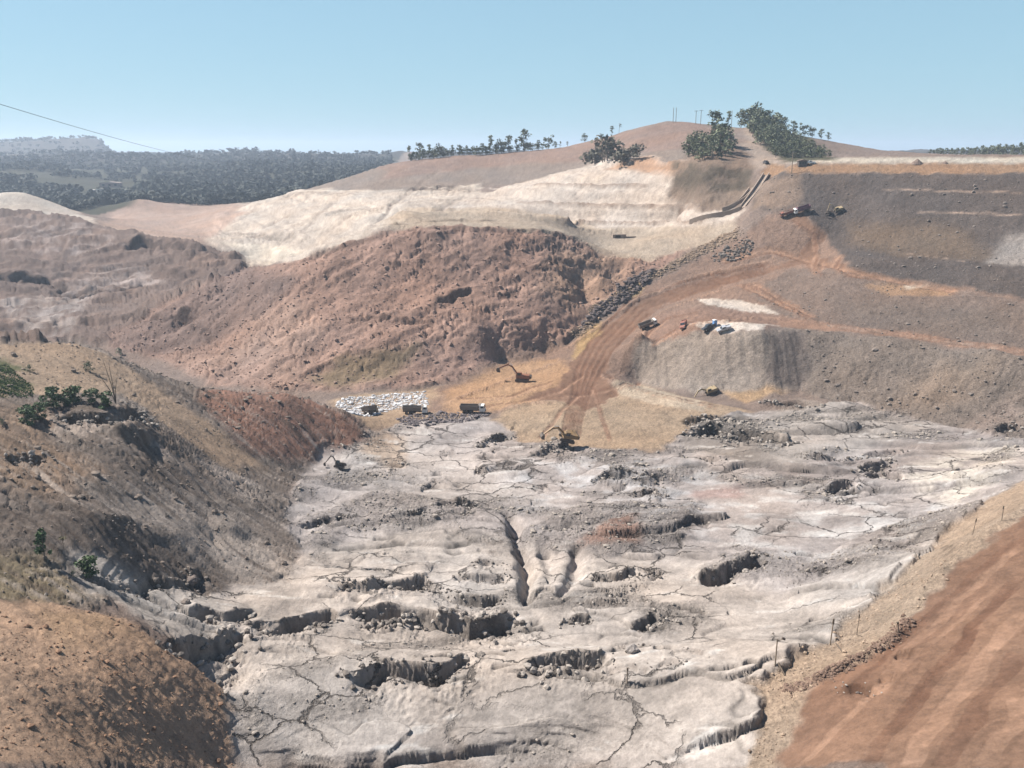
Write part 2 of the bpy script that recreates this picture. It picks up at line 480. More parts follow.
paint([(738, 128), (748, 128), (772, 150), (785, 165), (755, 168), (748, 158)], (.37, .30, .25), 4)
paint([(748, 118), (762, 108), (800, 128), (836, 160), (785, 162), (770, 150)], (.09, .085, .05), 4)
# left valley
paint([(95, 242), (110, 212), (150, 200), (235, 203), (245, 215), (200, 245), (130, 238)], (.37, .28, .235), 6, 'hills')
paint([(-80, 188), (25, 190), (80, 213), (98, 224), (60, 222), (-80, 212)], (.52, .47, .42), 4, 'hills')
paint([(-120, 216), (40, 213), (120, 233), (180, 246), (246, 262), (236, 282), (110, 336), (118, 345), (70, 348), (-120, 350)], (.20, .15, .13), 3, 'ground', 'valley')
paint([(100, 276), (150, 272), (165, 288), (110, 300), (60, 300)], (.34, .29, .275), 4, None, None, 1, sstep(-.3, .2, n_mid))
paint([(0, 308), (95, 300), (80, 325), (75, 342), (20, 340)], (.33, .29, .275), 4, None, None, 1, sstep(-.3, .15, n_mid))
paint([(60, 226), (110, 234), (120, 252), (70, 262), (10, 255), (0, 230)], (.30, .25, .235), 5, None, None, 1, patch)
# red hillside
RH = [(112, 348), (112, 335), (180, 300), (245, 272), (300, 262), (345, 246), (392, 232), (430, 228), (500, 228.5), (575, 237), (600, 256), (650, 262), (690, 248), (640, 285), (600, 312), (575, 334), (560, 344), (500, 360), (460, 380), (420, 388), (330, 392), (215, 386), (160, 358)]
paint(RH, (.35, .235, .19), 2.5, 'eroded_hillside', 'red')
paint([(112, 348), (112, 335), (180, 300), (245, 272), (300, 280), (260, 320), (200, 350), (160, 358)], (.215, .155, .135), 6)
paint([(170, 355), (300, 300), (330, 330), (300, 385), (220, 384)], (.38, .27, .22), 8, None, None, .8, sstep(-.4, .3, n_big))
paint([(560, 245), (640, 262), (610, 300), (570, 310), (540, 290)], (.38, .26, .19), 8, None, None, .8)
paint([(310, 382), (340, 360), (420, 345), (400, 378), (340, 390)], (.20, .16, .10), 5, None, None, .8)
paint([(570, 332), (600, 305), (650, 275), (738, 227), (743, 235), (690, 261), (640, 286), (605, 313), (580, 338)], (.25, .195, .155), 2, None, 'drain')
# working area
paint([(330, 402), (345, 395), (425, 390), (460, 385), (490, 412), (400, 425), (370, 428), (350, 415)], (.40, .30, .215), 2, 'haul_bank')
paint([(425, 412), (440, 388), (500, 358), (560, 345), (585, 338), (640, 290), (690, 264), (750, 232), (770, 215), (800, 205), (850, 222), (870, 250), (1035, 297), (1035, 303), (850, 274), (790, 322), (700, 330), (640, 348), (620, 376), (645, 400), (600, 412), (520, 414)], (.265, .185, .145), 2.5, 'haul_bank', 'haul')
paint([(440, 395), (500, 365), (560, 358), (575, 375), (560, 392), (520, 410), (450, 414)], (.42, .27, .165), 3)
paint([(494, 420), (515, 405), (560, 400), (600, 394), (640, 384), (705, 402), (750, 412), (690, 426), (665, 452), (570, 446), (520, 441)], (.40, .305, .22), 2, 'haul_bank', 'haul')
paint([(572, 350), (592, 326), (602, 322), (598, 346), (582, 363), (572, 362)], (.40, .28, .15), 1.5)
paint([(628, 292), (640, 283), (646, 287), (632, 298)], (.40, .29, .16), 1.5)
paint([(616, 384), (626, 381), (706, 403), (700, 413), (660, 406), (616, 394)], (.50, .415, .325), 1.0)
paint([(715, 388), (765, 386), (790, 390), (745, 403)], (.42, .295, .185), 1.5)
paint([(565, 372), (590, 340), (640, 302), (700, 281), (780, 266), (800, 256), (812, 235), (785, 216), (800, 212), (826, 236), (815, 256), (850, 268), (930, 287), (925, 291), (840, 272), (800, 264), (710, 290), (655, 308), (615, 348), (600, 378), (620, 395), (590, 410), (560, 400), (520, 400), (560, 385)], (.24, .148, .104), 0.8, 'dirt_road', 'road')
paint([(735, 285), (760, 285), (812, 318), (790, 322), (765, 300)], (.30, .175, .12), 2)
paint([(630, 345), (655, 314), (700, 306), (790, 318), (790, 326), (700, 332), (640, 347)], (.265, .175, .135), 2)
paint([(695, 299), (735, 300), (790, 311), (788, 314), (745, 312), (705, 304)], (.60, .53, .47), 0.8)
paint([(682, 325), (715, 321), (765, 325), (785, 325.5), (760, 331), (700, 331)], (.62, .56, .51), 0.8)
# grey cliff
paint([(633, 347), (690, 333.5), (760, 331.5), (800, 329), (815, 388), (760, 392), (690, 391), (650, 387), (635, 372)], (.31, .265, .23), 1.5, 'haul_bank', 'cliff')
paint([(762, 331), (812, 330), (826, 350), (806, 386), (772, 386)], (.19, .16, .145), 2)  # right part of the cliff painted darker, its shaded side put into the colour
# dam
paint([(765, 174), (1150, 174), (1150, 330), (1030, 300), (850, 270), (830, 240), (800, 208), (765, 214), (748, 210)], (.112, .094, .086), 1.5, 'dam_slope', 'dam')
paint([(760, 180), (800, 176), (800, 206), (770, 212), (750, 210)], (.23, .175, .14), 3)
paint([(850, 225), (950, 224), (1002, 262), (890, 256), (855, 246)], (.165, .125, .095), 6)
paint([(765, 173.5), (1150, 173.5), (1150, 163.5), (765, 164)], (.30, .195, .125), 1.5, 'dam_slope')
paint([(790, 268), (850, 273), (930, 292), (1030, 303), (1150, 322), (1150, 378), (1024, 353), (930, 339), (790, 322), (750, 295)], (.20, .152, .127), 1.2, 'dam_slope', 'dam')
paint([(830, 300), (1024, 310), (1024, 346), (930, 334), (850, 322)], (.18, .145, .125), 8)
paint([(1006, 238), (1150, 215), (1150, 280), (985, 264)], (.30, .27, .25), 3)
paint([(862, 283), (900, 286), (956, 290), (950, 297), (890, 296)], (.33, .22, .145), 1.5)
paint([(902, 284), (930, 286), (932, 290), (902, 288.5)], (.62, .55, .47), 0.8)
paint([(780, 318), (860, 327), (930, 336), (1024, 350), (1150, 371), (1150, 378), (1024, 356), (930, 342), (860, 333), (780, 327)], (.30, .195, .145), 1.0, 'dirt_road')
paint([(800, 328), (1024, 357), (1150, 380), (1150, 480), (1024, 442), (960, 428), (900, 415), (850, 404), (800, 394), (812, 360)], (.215, .182, .16), 2, 'dam_slope', 'slump')
paint([(930, 366), (1010, 358), (980, 390), (930, 412), (900, 405)], (.27, .215, .175), 6)
# tailings
TL = [(300, 476), (330, 442), (395, 428), (480, 414), (500, 424), (520, 442), (570, 447), (662, 453), (690, 427), (750, 413), (860, 405), (960, 428), (1024, 442), (1150, 470), (1150, 430), (1024, 478), (970, 520), (930, 566), (890, 612), (850, 650), (790, 676), (770, 768), (225, 768), (212, 686), (180, 645), (120, 605), (150, 592), (292, 584), (300, 560), (262, 520), (290, 500)]
paint(TL, (.36, .308, .28), 1.5, 'tailings_ground', 'tail')
paint([(200, 610), (300, 555), (420, 525), (510, 540), (560, 555), (700, 560), (780, 596), (900, 560), (970, 518), (890, 615), (790, 672), (760, 768), (230, 768)], (.415, .355, .31), 6)
paint([(330, 445), (395, 432), (500, 470), (540, 500), (430, 510), (330, 480)], (.41, .355, .32), 5)
paint([(380, 430), (400, 440), (405, 465), (385, 470), (365, 450)], (.44, .32, .23), 3, None, None, .8)
paint([(500, 465), (620, 455), (700, 470), (790, 480), (780, 530), (700, 540), (600, 500), (520, 510)], (.44, .41, .395), 6, None, None, .8, patch)
paint([(760, 480), (830, 470), (900, 500), (960, 500), (900, 560), (780, 560), (700, 530)], (.46, .425, .40), 6, None, None, .8, patch)
paint([(915, 455), (960, 440), (1024, 445), (1000, 480), (950, 505), (900, 480)], (.56, .485, .41), 4, None, None, .9, sstep(-.3, .1, n_mid))
paint([(690, 422), (748, 418), (800, 440), (800, 470), (740, 468), (684, 446)], (.225, .19, .165), 3)
paint([(760, 472), (940, 440), (1000, 398), (1024, 396), (1024, 428), (900, 474), (830, 494)], (.26, .21, .185), 5, None, None, .85, sstep(-.4, .1, n_mid))
paint([(800, 400), (930, 425), (900, 440), (780, 470), (760, 420)], (.34, .295, .26), 4, None, None, .8)
paint([(582, 548), (606, 524), (636, 520), (642, 546)], (.37, .225, .17), 2, None, None, .85)
paint([(690, 494), (740, 486), (742, 497), (700, 501)], (.34, .23, .20), 2, None, None, .7)
# near bank, left
BK = [(-120, 345), (0, 344), (75, 344), (110, 353), (150, 373), (200, 390), (290, 394), (342, 411), (372, 437), (330, 446), (300, 476), (284, 500), (297, 577), (250, 588), (185, 602), (110, 604), (-120, 610)]
paint(BK, (.172, .146, .13), 1.2, 'earth_bank', 'bank')
paint([(-60, 345), (75, 345), (112, 358), (175, 400), (270, 472), (232, 472), (160, 424), (125, 396), (-60, 400)], (.35, .265, .195), 2, None, 'tan')
paint([(-60, 400), (60, 412), (40, 440), (100, 470), (60, 500), (-60, 480)], (.255, .185, .135), 4)
paint([(200, 391), (290, 395), (350, 417), (372, 440), (330, 450), (292, 466), (250, 452), (215, 420)], (.25, .145, .11), 3, None, 'redspur')
paint([(140, 480), (200, 505), (262, 540), (298, 577), (250, 592), (215, 570), (120, 520)], (.30, .265, .24), 3)
paint([(-60, 548), (50, 565), (88, 600), (50, 612), (-60, 606)], (.20, .165, .11), 3)
paint([(60, 408), (120, 408), (152, 440), (250, 480), (285, 500), (240, 500), (150, 455), (60, 440)], (.33, .29, .265), 3, None, None, .9, sstep(-.3, .2, n_mid))
paint([(60, 552), (150, 580), (215, 602), (240, 645), (180, 645), (120, 606), (80, 595)], (.42, .365, .32), 2, 'tailings_ground', 'tail')
paint([(-60, 365), (10, 362), (35, 382), (20, 398), (-60, 392)], (.075, .10, .035), 2, None, None, .8, sstep(-.35, .1, n_mid))
paint([(-120, 601), (20, 602), (60, 604), (130, 621), (190, 661), (216, 686), (235, 768), (-120, 768)], (.40, .28, .20), 1.2, 'earth_bank', 'bank2')
paint([(30, 610), (110, 615), (145, 640), (60, 645)], (.38, .265, .175), 3)
# road on the right
paint([(752, 690), (830, 643), (876, 602), (918, 562), (985, 502), (1024, 480), (1150, 420), (1150, 470), (1024, 516), (975, 552), (940, 580), (919, 598), (914, 622), (893, 648), (850, 669), (812, 686), (790, 768), (755, 768)], (.44, .345, .265), 1.0, 'earth_bank', 'rim')
paint([(812, 686), (850, 669), (893, 648), (914, 622), (919, 598), (940, 580), (975, 552), (1024, 516), (1150, 450), (1150, 768), (785, 768)], (.27, .165, .115), 0.8, 'dirt_road', 'rroad')
paint([(880, 684), (1024, 560), (1150, 500), (1150, 768), (800, 768)], (.29, .18, .125), 2, None, None, .9)
print('zones', time.time() - T0)

# ------------------------------------------------------------------ relief
def K(k):
    v = MASK.get(k, 0)
    return np.zeros_like(X) + v


lod = lambda wl: sstep(0.5, 1.5, wl / (FR * 0.0022))
H = np.zeros_like(Z)
DR = np.gradient(FR, axis=1)
Zs = Z.copy()
near_w = sstep(60, 140, FR)


def saw(v):
    f = v - np.floor(v)
    return sstep(0, 0.16, f) - f


big_rough = fbm(X / 30, Y / 30, 5, 41)
crumb = fbm(X / 5, Y / 5, 4, 42) * lod(5) + 0.5 * ridged(X / 2.2, Y / 2.2, 2, 44) * lod(2.2)
# tailings: mud flats cut by long connected cracks and low breaks, rubble between
mtail = K('tail')
wx1 = X + 5.5 * fbm(X / 28, Y / 28, 2, 50); wy1 = Y + 4.5 * fbm(X / 28, Y / 28, 2, 49)
rough = sstep(0.0, 0.24, fbm(X / 40 + 3, Y / 26, 4, 54, .6))
for q_ in ([(592, 484), (610, 472), (640, 474), (665, 480), (650, 488), (610, 488)], [(640, 498), (655, 490), (672, 494), (660, 502)], [(300, 545), (315, 530), (345, 528), (335, 550), (310, 556)],
           [(350, 566), (365, 552), (420, 550), (445, 560), (430, 572), (380, 572)], [(690, 575), (720, 555), (760, 552), (800, 560), (900, 545), (880, 575), (800, 582)], [(300, 520), (380, 492), (480, 508), (470, 520), (350, 535)],
           [(530, 460), (545, 440), (575, 440), (570, 455)], [(500, 540), (580, 503), (700, 503), (690, 545), (600, 558)]):
    rk = sstep(-1.5, 2.5, samp(zone(q_), wx, wy)); rough = np.maximum(rough, rk * .9)
    H += mtail * rk * (.7 + .8 * fbm(X / 5, Y / 4, 3, 155))
for q_ in ([(300, 578), (330, 560), (500, 545), (505, 570), (420, 580), (320, 590)], [(580, 562), (690, 560), (660, 590), (560, 600)], [(620, 640), (800, 610), (780, 670), (640, 690)], [(400, 470), (500, 470), (540, 495), (440, 500)]):
    rough = rough * (1 - .85 * sstep(-2, 3, samp(zone(q_), wx, wy)))
for k_, (sx, sy, am, wd_) in enumerate([(85, 40, 1.5, .014), (48, 22, .8, .016), (30, 12, .4, .02)]):
    nn = fbm(wx1 / sx, wy1 / sy, 3, 51 + k_)
    ms = sstep(.0, .3, pn(X / 44, Y / 30, 150 + k_) + .05)
    dn = fbm(wx1 / sx, (wy1 + .6) / sy, 3, 51 + k_) - nn
    wd0 = wd_
    wd_ = np.maximum(wd_, 1.3 * DR * np.abs(dn) / .6)
    st = sstep(0, 1, (nn + wd_) / (2 * wd_))
    H += mtail * ms * st * am
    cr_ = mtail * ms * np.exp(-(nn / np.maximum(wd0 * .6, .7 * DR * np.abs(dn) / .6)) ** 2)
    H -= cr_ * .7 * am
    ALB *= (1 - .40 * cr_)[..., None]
H += mtail * rough * (0.22 * fbm(X / 4.0, Y / 3.0, 5, 55, .65) + 0.22 * ridged(X / 1.5, Y / 1.2, 3, 56, .65) * lod(1.2))
H += mtail * (0.45 * fbm(X / 20, Y / 15, 4, 57) + 0.05 * fbm(X / 1.6, Y / 1.2, 3, 58) * lod(1.2))
tone = fbm(wx1 / 26, wy1 / 13, 5, 59, .6)
ALB *= (1 - mtail * (rough * 0.16 - .08 + .22 * sstep(-.1, .35, tone)))[..., None]
streak = fbm(wx1 / 30, wy1 / 4, 4, 47, .6)
ALB *= (1 + mtail * .16 * streak)[..., None]
wht = mtail * sstep(.22, .45, fbm(wx1 / 14, wy1 / 5, 5, 60, .6)) * (1 - .6 * rough)
ALB += (wht * .62)[..., None] * (np.array([.62, .57, .525], np.float32) - ALB)
# red hillside and left valley: slump ledges, gullies, crumbly skin
mred = K('red'); mv = K('valley')
mr = np.maximum(mred, mv)
v = Zs / 13 + 2.4 * fbm(X / 45, Y / 45, 5, 61, .6)
H += mr * saw(v) * 1.5 * sstep(-.1, .35, fbm(X / 50, Y / 50, 3, 66))
gul = ridged((X * .8 + Y * .6) / 46, (Y * .8 - X * .6) / 13, 4, 62, .6)
H += mr * (1.7 * gul + 1.7 * fbm(X / 16, Y / 16, 4, 63) + .5 * fbm(X / 5, Y / 5, 4, 68, .65) - 0.34 * ridged(X / 2.6, Y / 2.6, 3, 64, .65) * lod(1.8))
H += mv * (4.0 * ridged(X / 60, Y / 38, 4, 65) + saw(Zs / 9 + 1.8 * fbm(X / 60, Y / 40, 4, 165)) * 3.0)
ALB *= (1 - mr * .20 * sstep(.0, .5, gul - .2))[..., None]
# near bank: rills running down to the right
mb = np.maximum(K('bank'), K('bank2'))
ss = X * 0.90 - Y * 0.43; tq = X * 0.43 + Y * 0.90
tw = tq + 2.5 * fbm(X / 20, Y / 20, 3, 71)
rill = ridged(ss / 40, tw / 3.4, 3, 72, 0.5) * (1 - .65 * K('bank2'))
fine = fbm(X / 9, Y / 9, 4, 74) * .55 + .16 * ridged(X / 1.4, Y / 1.4, 3, 75, .65) * lod(1.2)
H += mb * (rill * 1.15 + 0.22 * pn(ss / 9, tw / 1.0, 73) * lod(1.0) + fine)
mtan = K('tan')
H -= mtan * mb * 0.6 * (fine + rill * 0.4)
stk = fbm(ss / 26, tw / 1.5, 4, 171, .65) + .4 * fbm(X / 30, Y / 24, 3, 172)
kb = K('bank') * (1 - mtan)
ALB += (kb * .75 * sstep(.1, .4, stk))[..., None] * (np.array([.36, .32, .29], np.float32) - ALB)
ALB += (kb * .75 * sstep(.05, .3, -stk))[..., None] * (np.array([.105, .082, .068], np.float32) - ALB)
lowb = K('bank') * (1 - mtan) * sstep(0, .35, fbm(X / 30, Y / 22, 3, 76) + .15)
H += lowb * saw(Zs / 4 + 2.2 * fbm(X / 16, Y / 16, 5, 77, .6)) * .12
H += K('bank2') * .25 * fbm(X / 2.2, Y / 2.2, 4, 79, .65) * lod(1.6)
# dam, slump under it, cliff
md = K('dam')
H += md * (0.45 * fbm(X / 8, Y / 8, 5, 81, .6) + 0.35 * ridged(X / 2.4, Y / 2.4, 3, 82, .65) * lod(2.0))
H += md * sstep(-.1, .3, n_big) * 0.8 * ridged(X / 14, Y / 14, 4, 85)
msl = K('slump')
H += msl * (2.2 * fbm(X / 18, Y / 18, 4, 83) + .6 * ridged((X + Y * .4) / 9, Y / 9, 4, 84) + 0.32 * ridged(X / 1.9, Y / 1.9, 3, 86, .65))
mc = K('cliff')
H += mc * (.7 * ridged(X / 4.5, Y / 40, 3, 89) + 1.0 * fbm(X / 9, Y / 9, 4, 87) + .3 * fbm(X / 2.4, Y / 2.4, 4, 88, .65))
# pale quarry slope: rills, faint benches
mp = K('pale')
H += mp * (0.8 * ridged((X + 0.5 * Y) / 7, (Y - 0.5 * X) / 50, 3, 91) + 1.0 * fbm(X / 14, Y / 14, 4, 92) + saw(Zs / 10 + 0.15 * n_big) * 2.2)
stq = fbm((X + .5 * Y) / 5, (Y - .5 * X) / 40, 4, 191, .6) + .6 * fbm(X / 10, Y / 10, 4, 192, .65)
ALB *= (1 + mp * .34 * stq)[..., None]
mk = K('knoll')
H += mk * (2.0 * fbm(X / 12, Y / 12, 4, 93) + 0.8 * ridged(X / 4, Y / 4, 3, 94))
# shrinkage cracks and small rents
for k_, (mm_, sc_k, dp) in enumerate([(mred, 13, 1.5), (mred, 6, .7), (K('bank') * (1 - .6 * mtan), 7, .55), (K('bank'), 3.2, .3), (mtail * rough, 6, .4), (msl, 8, .7), (mv, 14, 1.0)]):
    c1 = fbm(wx1 / sc_k, wy1 / (sc_k * .7), 3, 301 + k_ * 5, .6)
    H -= mm_ * dp * np.exp(-(c1 / .05) ** 2) * sstep(-.1, .3, pn(X / 24, Y / 24, 340 + k_))
# rock drain bed, haul ground, roads
H += K('drain') * (0.8 * ridged(X / 3, Y / 3, 3, 95))
mh = K('haul')
H += mh * (0.7 * fbm(X / 14, Y / 14, 4, 96) + 0.3 * ridged(X / 4, Y / 4, 3, 97) * (1 - K('road')))
mrr = K('rroad')
H += mrr * (0.06 * pn(X / 1.2, Y / 1.2, 98) + 0.25 * fbm(X / 9, Y / 9, 3, 99))
H += K('rim') * (0.30 * fbm(X / 3, Y / 3, 4, 100) + 0.15 * pn(X / .6, Y / .6, 101))
fy_ = sstep(560, 700, FR) * (1 - mp)
H += fy_ * np.clip(FR / 800, 0, 4) * 2.0 * fbm(X / 50, Y / 50, 5, 102)
def az_of(px):
    return math.atan((px - 512) / F / (CP + .25 * SP))


mesa = sstep(3400, 3900, FR) * sstep(5300, 4700, FR) * sstep(az_of(116), az_of(99), azg)
H += mesa * (42 + 22 * sstep(az_of(-40), az_of(95), azg) + 4 * fbm(X / 120, Y / 120, 3, 105))
low = sstep(2100, 2500, FR) * sstep(3300, 2900, FR)
H += low * sstep(az_of(-200), az_of(60), azg) * (16 + 10 * fbm(X / 260, Y / 300, 3, 106))
H += sstep(1150, 1500, FR) * sstep(2300, 1900, FR) * 16 * fbm(X / 260, Y / 300, 4, 107) * (azg < -.1)
H += sstep(1500, 2300, FR) * 14 * fbm(X / 300, Y / 300, 5, 103)
other = 1 - np.clip(mtail + mr + mb + md + msl + mc + mp + mk + mh + mrr + K('rim') + fy_, 0, 1)
H += other * 0.6 * fbm(X / 9, Y / 9, 4, 104)
H *= np.clip(near_w + 0.3, 0, 1)
Z = Z + H
print('relief', time.time() - T0)


# ------------------------------------------------------------------ broken edges, cracks, ruts
def line_dist(pts, marg, jag=0.0, step=8):
    L = trace(pts, step)
    x0, y0 = L.min(0) - marg; x1, y1 = L.max(0) + marg
    sel = np.nonzero((X > x0) & (X < x1) & (Y > y0) & (Y < y1))
    x = X[sel]; y = Y[sel]
    if jag:
        j1, j2 = 6.5 * jag, 2.2 * jag
        x, y = (x + jag * (pn(x / j1, y / j1, 5) + .22 * pn(x / j2, y / j2, 6)),
                y + jag * (pn(x / j1, y / j1, 7) + .22 * pn(x / j2, y / j2, 8)))
    best = np.full(x.shape, 1e9, np.float32); sgn = np.ones_like(best); tp = np.zeros_like(best)
    ln = np.hypot(*(L[1:] - L[:-1]).T); tot = ln.sum() + 1e-6; acc = 0
    for i in range(len(L) - 1):
        a = L[i]; d = L[i + 1] - a; q = d @ d
        if q < 1e-8:
            continue
        t = np.clip(((x - a[0]) * d[0] + (y - a[1]) * d[1]) / q, 0, 1)
        ex = x - a[0] - t * d[0]; ey = y - a[1] - t * d[1]
        dd = ex * ex + ey * ey
        m = dd < best
        best[m] = dd[m]
        sgn[m] = np.where(d[0] * ey - d[1] * ex >= 0, 1, -1)[m]
        tp[m] = ((acc + t * ln[i]) / tot)[m]
        acc += ln[i]
    return sel, np.sqrt(best), sgn, tp


def scarp(pts, depth, wn=None, lip=0.35, jag=1.2, shade=None):
    """drawn left to right: ground breaks away on the near side of the line"""
    wn = wn or depth * 2.2
    sel, d, s_, t = line_dist(pts, wn * 4 + 6, jag)
    tap = sstep(0, .12, t) * sstep(1, .88, t)
    xs_ = X[sel]; ys_ = Y[sel]
    var = np.clip(0.8 + 1.0 * pn(xs_ / 6, ys_ / 6, 9), .1, 1.6)
    fw = np.maximum(.40 * depth, 3.0 * DR[sel])
    face = sstep(0, 1, d / fw)
    blk = ridged(xs_ / 1.6, ys_ / 1.6, 3, 19, .6) * np.exp(-((d - .9 * wn) / wn) ** 2) * depth * .28
    gap = .7 * np.exp(-((d - .5 * depth) / (.4 * depth)) ** 2)
    h = np.where(s_ < 0, -depth * face * (np.exp(-(d / wn) ** 1.5) + gap) + blk, lip * depth * np.exp(-d / (wn * 1.6)))
    rgh = np.exp(-((d - .7 * fw) / (.9 * fw + .3)) ** 2) * (s_ < 0)
    h = h + rgh * depth * (.30 * pn(xs_ / .8, ys_ / .8, 29) + .22 * pn(xs_ / 1.9, ys_ / 1.9, 30))
    Z[sel] += h * tap * var
    # broken side painted darker: wetter crust, and the face's shade deepened in colour
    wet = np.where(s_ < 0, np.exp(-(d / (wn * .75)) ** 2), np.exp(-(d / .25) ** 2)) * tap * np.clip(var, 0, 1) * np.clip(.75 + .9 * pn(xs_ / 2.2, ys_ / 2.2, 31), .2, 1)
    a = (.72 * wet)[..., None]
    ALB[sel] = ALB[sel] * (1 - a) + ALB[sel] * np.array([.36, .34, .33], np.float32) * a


def crack(pts, depth, wd, jag=1.0):
    sel, d, s_, t = line_dist(pts, wd * 4 + 3, jag)
    tap = sstep(0, .1, t) * sstep(1, .9, t)
    Z[sel] -= depth * np.exp(-(d / wd) ** 2) * tap


def ridge(pts, height, wd, jag=0.8):
    sel, d, s_, t = line_dist(pts, wd * 4 + 3, jag)
    tap = sstep(0, .1, t) * sstep(1, .9, t)
    Z[sel] += height * np.exp(-(d / wd) ** 2) * tap


def track(pts, wd, colr, mix=0.7, dz=0.0, jag=0.0, soft=0.35):
    sel, d, s_, t = line_dist(pts, wd * 2 + 2, jag, 10)
    m = sstep(wd * .5 + soft * wd, wd * .5 - soft * wd * .5, d) * sstep(0, .04, t) * sstep(1, .96, t)
    a = (m * mix * (0.75 + .5 * pn(X[sel] / 6, Y[sel] / 6, 3)))[..., None]
    a = np.clip(a, 0, 1)
    ALB[sel] = ALB[sel] * (1 - a) + np.array(colr, np.float32) * a
    if dz:
        Z[sel] += dz * m


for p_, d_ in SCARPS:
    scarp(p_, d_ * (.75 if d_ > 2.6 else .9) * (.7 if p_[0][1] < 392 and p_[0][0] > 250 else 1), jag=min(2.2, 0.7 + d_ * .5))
for i in range(70):
    px, py = random.uniform(310, 900), random.uniform(455, 685)
    L_ = random.uniform(18, 60) * (0.45 + (py - 440) / 240); q = [(px, py)]
    for k in range(4):
        q.append((q[-1][0] + L_ / 4, q[-1][1] + random.uniform(-.22, .22) * L_ / 4))
    w_ = random.uniform(.22, .45) * (1 + (685 - py) / 180)
    sel, d, s_, t = line_dist(q, 3, .5)
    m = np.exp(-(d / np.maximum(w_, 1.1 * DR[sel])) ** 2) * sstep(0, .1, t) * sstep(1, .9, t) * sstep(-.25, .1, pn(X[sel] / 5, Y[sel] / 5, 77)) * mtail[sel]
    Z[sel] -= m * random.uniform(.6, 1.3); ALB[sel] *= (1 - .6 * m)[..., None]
crack([(505, 512), (515, 525), (522, 545), (528, 570), (526, 598), (522, 612)], 3.5, 1.6)
crack([(575, 545), (578, 560), (570, 585), (556, 604)], 2.0, 1.4)
crack([(545, 540), (550, 560), (545, 590)], 1.2, 2.0)
# bank top blocks
ridge([(120, 440), (135, 432), (148, 442)], 2.5, 2.6)
ridge([(165, 555), (200, 515), (215, 520), (240, 545)], 1.6, 5.0)
# berms and ruts
ridge([(806, 684), (850, 664), (888, 645), (910, 620)], 0.9, 1.0, 0.5)
ridge([(905, 612), (935, 578), (975, 541), (1024, 509)], 0.8, 1.4, 0.4)
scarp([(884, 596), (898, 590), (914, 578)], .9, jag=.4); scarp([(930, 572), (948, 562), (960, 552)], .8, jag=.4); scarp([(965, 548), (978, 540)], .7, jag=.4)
RD = (.19, .105, .07); RL_ = (.43, .275, .195)
for p_ in ([(560, 352), (590, 334), (612, 318), (640, 298), (700, 276), (780, 260)], [(632, 352), (650, 322), (668, 310), (710, 294), (770, 279)], [(446, 404), (500, 384), (540, 370), (560, 362)],
           [(690, 326), (740, 320), (790, 318)], [(500, 412), (530, 404), (560, 402)]):
    ridge(p_, 1.0, .9, .5); track(p_, 1.4, (.40, .27, .20), .7, 0, .4, .3)
for k, (p_, w_, c_, m_) in enumerate([
    ([(860, 768), (930, 684), (980, 620), (1024, 575)], 1.2, RD, .7), ([(905, 768), (965, 684), (1024, 610)], 1.6, RL_, .7),
    ([(800, 768), (880, 684), (930, 630), (985, 575), (1024, 545)], 1.0, RL_, .6), ([(940, 768), (990, 690), (1024, 650)], 1.4, RD, .6),
    ([(850, 690), (905, 640), (960, 585), (1024, 535)], 0.8, RD, .6), ([(895, 720), (950, 650), (1000, 600), (1024, 585)], 0.9, RD, .6),
    ([(980, 768), (1024, 700)], 1.5, RL_, .6), ([(870, 700), (925, 650), (1000, 585)], 0.6, RL_, .5)]):
    track(p_, w_ * 1.5, c_, min(.9, m_ * 1.25), -0.08, 1.0, .08)
for off in (-9, -5, -1, 3, 7):
    track([(572 + off, 440), (574 + off, 420), (582 + off, 395), (590 + off * 1.5, 370), (604 + off * 1.6, 345 + off * .3), (640 + off, 308 + off), (700, 284 + off * .7), (780, 266 + off * .5)], 1.3, RD if off % 4 else RL_, .85, -0.22, 0, .2)
for p_ in ([(470, 408), (520, 402), (560, 390), (585, 372)], [(455, 400), (510, 396), (555, 380)], [(560, 395), (590, 392), (640, 382)], [(650, 345), (690, 322), (735, 320)],
           [(600, 372), (650, 392), (720, 408)], [(640, 340), (668, 318), (700, 312)], [(540, 440), (562, 410), (580, 392)], [(610, 440), (600, 410), (592, 385)]):
    track(p_, 1.5, RD, .85, -0.22, 0, .2)
    track([(a, b + 3) for a, b in p_], 1.0, RL_, .8, 0.1, 0, .2)
for p_ in ([(800, 258), (770, 250), (720, 262)], [(745, 287), (775, 302), (806, 318)], [(752, 283), (785, 303), (815, 320)], [(800, 258), (835, 268), (900, 282), (960, 292)],
           [(840, 255), (832, 266), (850, 276), (890, 280)], [(815, 255), (812, 266), (820, 275)], [(790, 216), (812, 232), (815, 252)]):
    track(p_, 4.2, (.27, .165, .112), .8, -0.2, 0, .2); track(p_, 1.2, RL_, .8, 0, 0, .2); track([(a + 2, b + 3) for a, b in p_], 1.2, RD, .8, -.15, 0, .2)
    ridge([(a + 4, b + 5) for a, b in p_], .7, .8, .4)
for p_ in ([(895, 252), (930, 257), (966, 262)], [(820, 325), (900, 335), (1024, 353)], [(915, 212), (970, 214), (1024, 216)], [(880, 190), (960, 192), (1024, 193)]):
    track(p_, 1.2, (.42, .32, .26), .7)
for p_ in ([(955, 292), (990, 297), (1024, 301)], [(860, 331), (940, 343), (1000, 351)]):
    track(p_, 1.2, (.16, .115, .09), .7)
for p_ in ([(512, 204), (600, 209), (650, 209), (720, 211)], [(530, 187), (600, 188), (650, 187)], [(560, 224), (650, 226), (700, 224), (738, 213)]):
    ridge(p_, 1.8, 1.3); track(p_, 2.6, (.24, .185, .15), .9)
